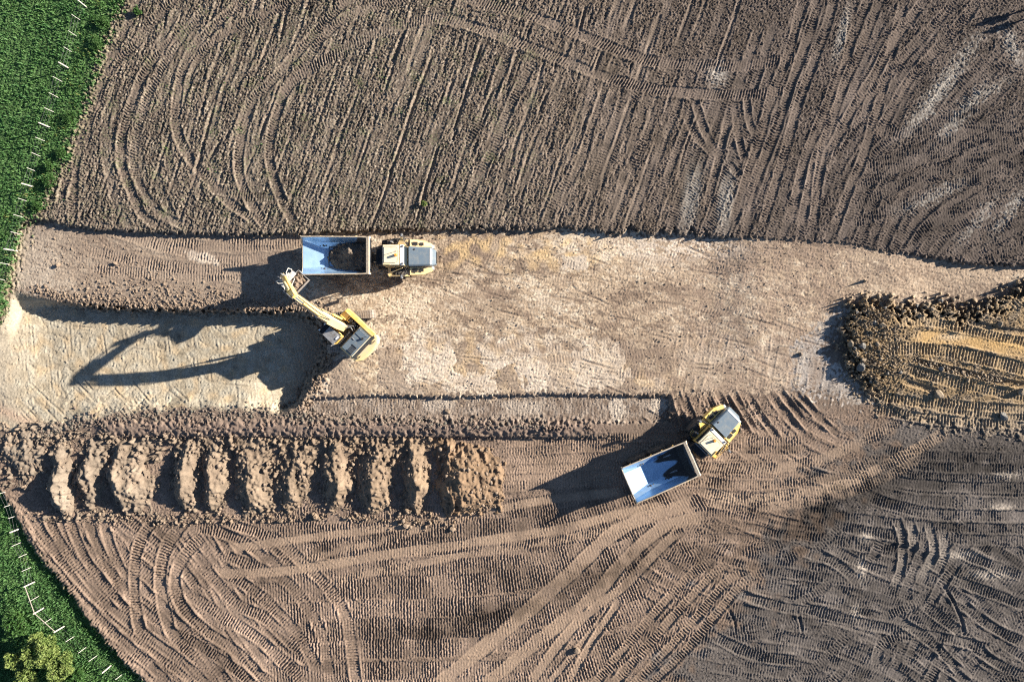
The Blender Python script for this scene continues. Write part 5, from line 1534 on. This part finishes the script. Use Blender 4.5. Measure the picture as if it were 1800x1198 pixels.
o.location = EXC; o.rotation_euler = (0, 0, FWD)
tag(o, "brown crumbly soil heaped in the excavator bucket", "soil load")

# ------------------------------------------------------------------ fences
def fence(posts, label, rails, side):
    r0 = ground(posts[0][0], posts[0][1])
    root = empty("fence", (0, 0, 0))
    tag(root, label, "fence")
    tops = []
    for i, (u, v, thick) in enumerate(posts):
        p = P(u, v, 0.0); zg = ground(u, v).z
        p.z = zg
        hgt = (1.35 if thick else 1.2) + rr.uniform(-.06, .06)
        b = MB()
        w = .058 if thick else .022
        lean = Vector((rr.uniform(-.05, .05), rr.uniform(-.05, .05), 0))
        t = p + lean + Vector((0, 0, hgt))
        b.cyl(p - Vector((0, 0, .3)), t, w * 1.05, w, 8 if thick else 6)
        if thick: b.cyl(t, t + Vector((0, 0, .03)), w, w * .6, 8)
        o = b.build("post", M_POST if thick else M_PALE, root)
        if thick: o["label"] = "thick pale wooden fence post"
        tops.append((p, t))
    for k in range(3):
        b = MB()
        f = .28 + .3 * k
        for (p, t), (p2, t2) in zip(tops[:-1], tops[1:]):
            b.cyl(p.lerp(t, f), p2.lerp(t2, f), .004, n=4, cap=False)
        b.build("wire", M_WIRE, root)
    for a, c in rails:
        b = MB(); b.cyl(tops[a][1] - Vector((0, 0, .12)), tops[c][1] - Vector((0, 0, .12)), .04, n=8); b.build("rail", M_RAIL, root)
    return root
fa = [(152, 13, 1), (142, 36, 0), (135, 64, 0), (127, 92, 0), (121, 120, 1), (110, 144, 0), (103, 172, 0), (95, 197, 0), (88, 224, 1), (79, 248, 0), (71, 275, 0), (63, 301, 0), (58, 328, 1), (48, 354, 0), (41, 382, 0), (33, 411, 0), (26, 440, 1), (17, 465, 0), (9, 492, 0), (0, 520, 0), (-8, 547, 1)]
fence([(160, -12, 0)] + fa, "wire fence with white posts down the grassy bank in the upper left", [], 1)
fb = [(4, 866, 0), (12.5, 889, 0), (18, 910, 0), (23, 933, 1), (26, 957, 0), (36, 978, 0), (43, 1002, 0), (49, 1028, 1), (55, 1054, 0), (64, 1075, 1), (80, 1092, 0), (102, 1107, 1), (120, 1125, 0), (141, 1144, 0), (161, 1159, 0), (185, 1177, 1), (206, 1192, 0), (226, 1210, 0)]
fence(fb, "wire fence with pale posts and corner rails in the lower left grass", [(7, 9), (9, 11)], -1)

# ------------------------------------------------------------------ grass, weeds and trees
def blades(name, n, box, inside, hlo, hhi, w, m, label, dens=None, seed=3):
    g = np.random.default_rng(seed)
    u = g.uniform(box[0], box[1], n); v = g.uniform(box[2], box[3], n)
    j = np.clip(((u - u1[0]) / STEP).astype(int), 0, NU - 1); i = np.clip(((v - v1[0]) / STEP).astype(int), 0, NV - 1)
    s_ = inside[i, j]
    keep = g.random(n) < s_
    u, v, i, j = u[keep], v[keep], i[keep], j[keep]
    n = len(u)
    k = (H - zb_map[i, j]) / H
    x = (u - 900) / S * k; y = (599 - v) / S * k; z = ZT[i, j]
    clump = np.clip(.75 + .30 * n_m[i, j] + .25 * n_l[i, j] + .15 * n_f[i, j], .2, 1.6)
    hh = g.uniform(hlo, hhi, n) * clump
    a = g.uniform(0, 2 * np.pi, n)
    lean = g.uniform(.25, .9, n) * hh
    dx, dy = np.cos(a), np.sin(a)
    px, py = -dy, dx
    ww = w * g.uniform(.6, 1.4, n)
    b0 = np.stack([x - px * ww, y - py * ww, z - .03], -1); b1 = np.stack([x + px * ww, y + py * ww, z - .03], -1)
    m0 = np.stack([x + dx * lean * .4 - px * ww * .8, y + dy * lean * .4 - py * ww * .8, z + hh * .7], -1)
    m1 = np.stack([x + dx * lean * .4 + px * ww * .8, y + dy * lean * .4 + py * ww * .8, z + hh * .7], -1)
    tp_ = np.stack([x + dx * lean, y + dy * lean, z + hh * .9], -1)
    co = np.stack([b0, b1, m0, m1, tp_], 1).reshape(-1, 3)
    base = np.arange(n)[:, None] * 5
    f = np.stack([base + np.array([0, 1, 3]), base + np.array([0, 3, 2]), base + np.array([2, 3, 4])], 1).reshape(-1, 3)
    o = np_mesh(name, co, f, m)
    tag(o, label, None, None, "stuff")
    return o
gA = smooth(sGA, -4, 8) * (1 - .62 * np.exp(-((U - 22) / 26) ** 2 - ((V - 95) / 75) ** 2) * (n_l + n_m > -.6)) ; gB = smooth(sGB, -1, 6)
blades("grass", 78000, (-33, 240, -33, 570), gA * np.clip(.75 + .35 * n_m, .3, 1), .06, .19, .04, M_GRASS, "tall green grass on the bank in the upper left", seed=3)
blades("grass", 60000, (-33, 270, 855, 1231), gB, .07, .22, .04, M_GRASS, "lush green grass in the lower left corner", seed=4)
edgeA = np.exp(-((sGA - 24 - 8 * n_l) / 14.0) ** 2) * .6 * smooth(n_m + n_l, -.5, 1.0)
blades("dry_grass", 12000, (-33, 240, -33, 570), edgeA, .15, .35, .03, M_GRASSY, "yellowing grass along the fence in the upper left", seed=5)
weed = np.clip(tufts * 1.0, 0, 1) * .35 * smooth(1000 - U, 0, 300) + np.exp(-((sGA + 12 + 6 * n_m) / 9.0) ** 2) * .25 * (n_m > .1)
blades("field_weeds", 26000, (60, 1000, -30, 400), weed, .05, .18, .03, M_LEAFD, "sparse small weeds sprouting on the field", seed=6)

def leaf_cloud(lobes, n, size, seed):
    g = np.random.default_rng(seed)
    cs = []
    for k in range(n):
        c, r, rz_ = lobes[g.integers(0, len(lobes))]
        d = g.standard_normal(3); d /= np.linalg.norm(d)
        rad = (.62 + .38 * g.random() ** .5) * (1 + .12 * g.standard_normal())
        cs.append((c[0] + d[0] * r * rad, c[1] + d[1] * r * rad, c[2] + d[2] * rz_ * rad))
    cs = np.array(cs)
    nn = g.standard_normal((n, 3)) * .8; nn[:, 2] += 1.0; nn /= np.linalg.norm(nn, axis=1)[:, None]
    t = np.cross(nn, g.standard_normal((n, 3))); t /= np.linalg.norm(t, axis=1)[:, None]
    b_ = np.cross(nn, t)
    s_ = size * g.uniform(.6, 1.4, n)[:, None]
    co = np.stack([cs - t * s_, cs - b_ * s_ * .55, cs + t * s_, cs + b_ * s_ * .55], 1).reshape(-1, 3)
    f = (np.arange(n)[:, None] * 4 + np.arange(4)[None])
    return co, f
def tree(u, v, h, r, seed, label, nleaf, m, name="tree", cat="tree", group=None, size=.085):
    g = np.random.default_rng(seed)
    p = P(u, v, h * .75); p.z = ground(u, v).z
    root = empty(name, p)
    tag(root, label, cat, group)
    b = MB()
    b.cyl((0, 0, -.2), (.05, .03, h * .55), .05 * h ** .5 * 1.3, .03 * h ** .5, 8)
    lobes = []
    nl = 30
    for k in range(nl):
        a = g.uniform(0, 6.28); q = g.random() ** .5 * r * .75
        zc = h * (.45 + .38 * g.random()) * (1 - .25 * q / r)
        c = (q * math.cos(a), q * math.sin(a), zc)
        lobes.append((c, r * g.uniform(.16, .30), r * g.uniform(.16, .30)))
        if k < 12: b.cyl((.03, .02, h * .3), c, .035, .012, 5)
    b.build("trunk", M_BARK, root)
    co, f = leaf_cloud(lobes, nleaf, size, seed)
    cr = np_mesh("crown", co, f, m); cr.parent = root
    return root
tree(50, 1158, 3.0, 1.75, 21, "bushy yellow green tree tallest of the cluster in the lower left corner", 7000, M_LEAF)
tree(82, 1190, 2.7, 1.65, 22, "pale green bushy tree right of the tallest one, cut by the lower frame edge", 6500, M_LEAF, size=.075)
tree(3, 1172, 2.6, 1.0, 23, "small yellow green tree at the left frame edge of the corner cluster", 3000, M_LEAF)
tree(22, 1208, 2.6, 1.3, 24, "yellow green tree at the very bottom left corner of the photo", 3500, M_LEAF)
tree(118, 1206, 2.0, .9, 25, "olive green bush at the lower frame edge, rightmost of the corner cluster", 2600, M_LEAFD, "bush", "bush")
tree(10, 1110, 1.6, 1.3, 26, "dull green bush beside the fence corner, above the tree cluster", 3200, M_LEAFD, "bush", "bush")
for i, (u, v, h, r, lab) in enumerate([(84, 291, .75, .38, "grey green bush on the verge below the fence, beside the dirt edge"), (745, 357, .5, .28, "bright green weed clump alone in the middle of the ploughed field"), (84, 318, .7, .6, "wide leafy bush on the verge just below the grey green one"),
                                       (178, 38, .6, .55, "dark green bush at the top of the verge near the upper frame edge"), (165, 75, .6, .6, "dark green bush on the verge second from the upper frame edge"), (120, 205, .6, .6, "low green bush halfway down the grassy verge"),
                                       (105, 268, .55, .45, "small green bush at the dirt edge of the verge"), (240, 18, .45, .35, "green weed clump beside the wheel track at the upper frame edge"), (63, 362, .5, .45, "green bush at the lower end of the verge, above the cut")]):
    tree(u, v, h, r * (1.25 if i != 1 else 1), 40 + i, lab, 1100, M_LEAFD if i != 1 else M_LEAF, "bush", "bush", None, .05)
tree(1856, -10, 2.7, .36, 61, "slim bush past the right frame edge whose shadow falls on the field, upper of two", 1600, M_LEAFD, "bush", "bush", None, .07)
tree(1872, 2, 2.7, .34, 62, "slim bush past the right frame edge whose shadow falls on the field, lower of two", 1600, M_LEAFD, "bush", "bush", None, .07)
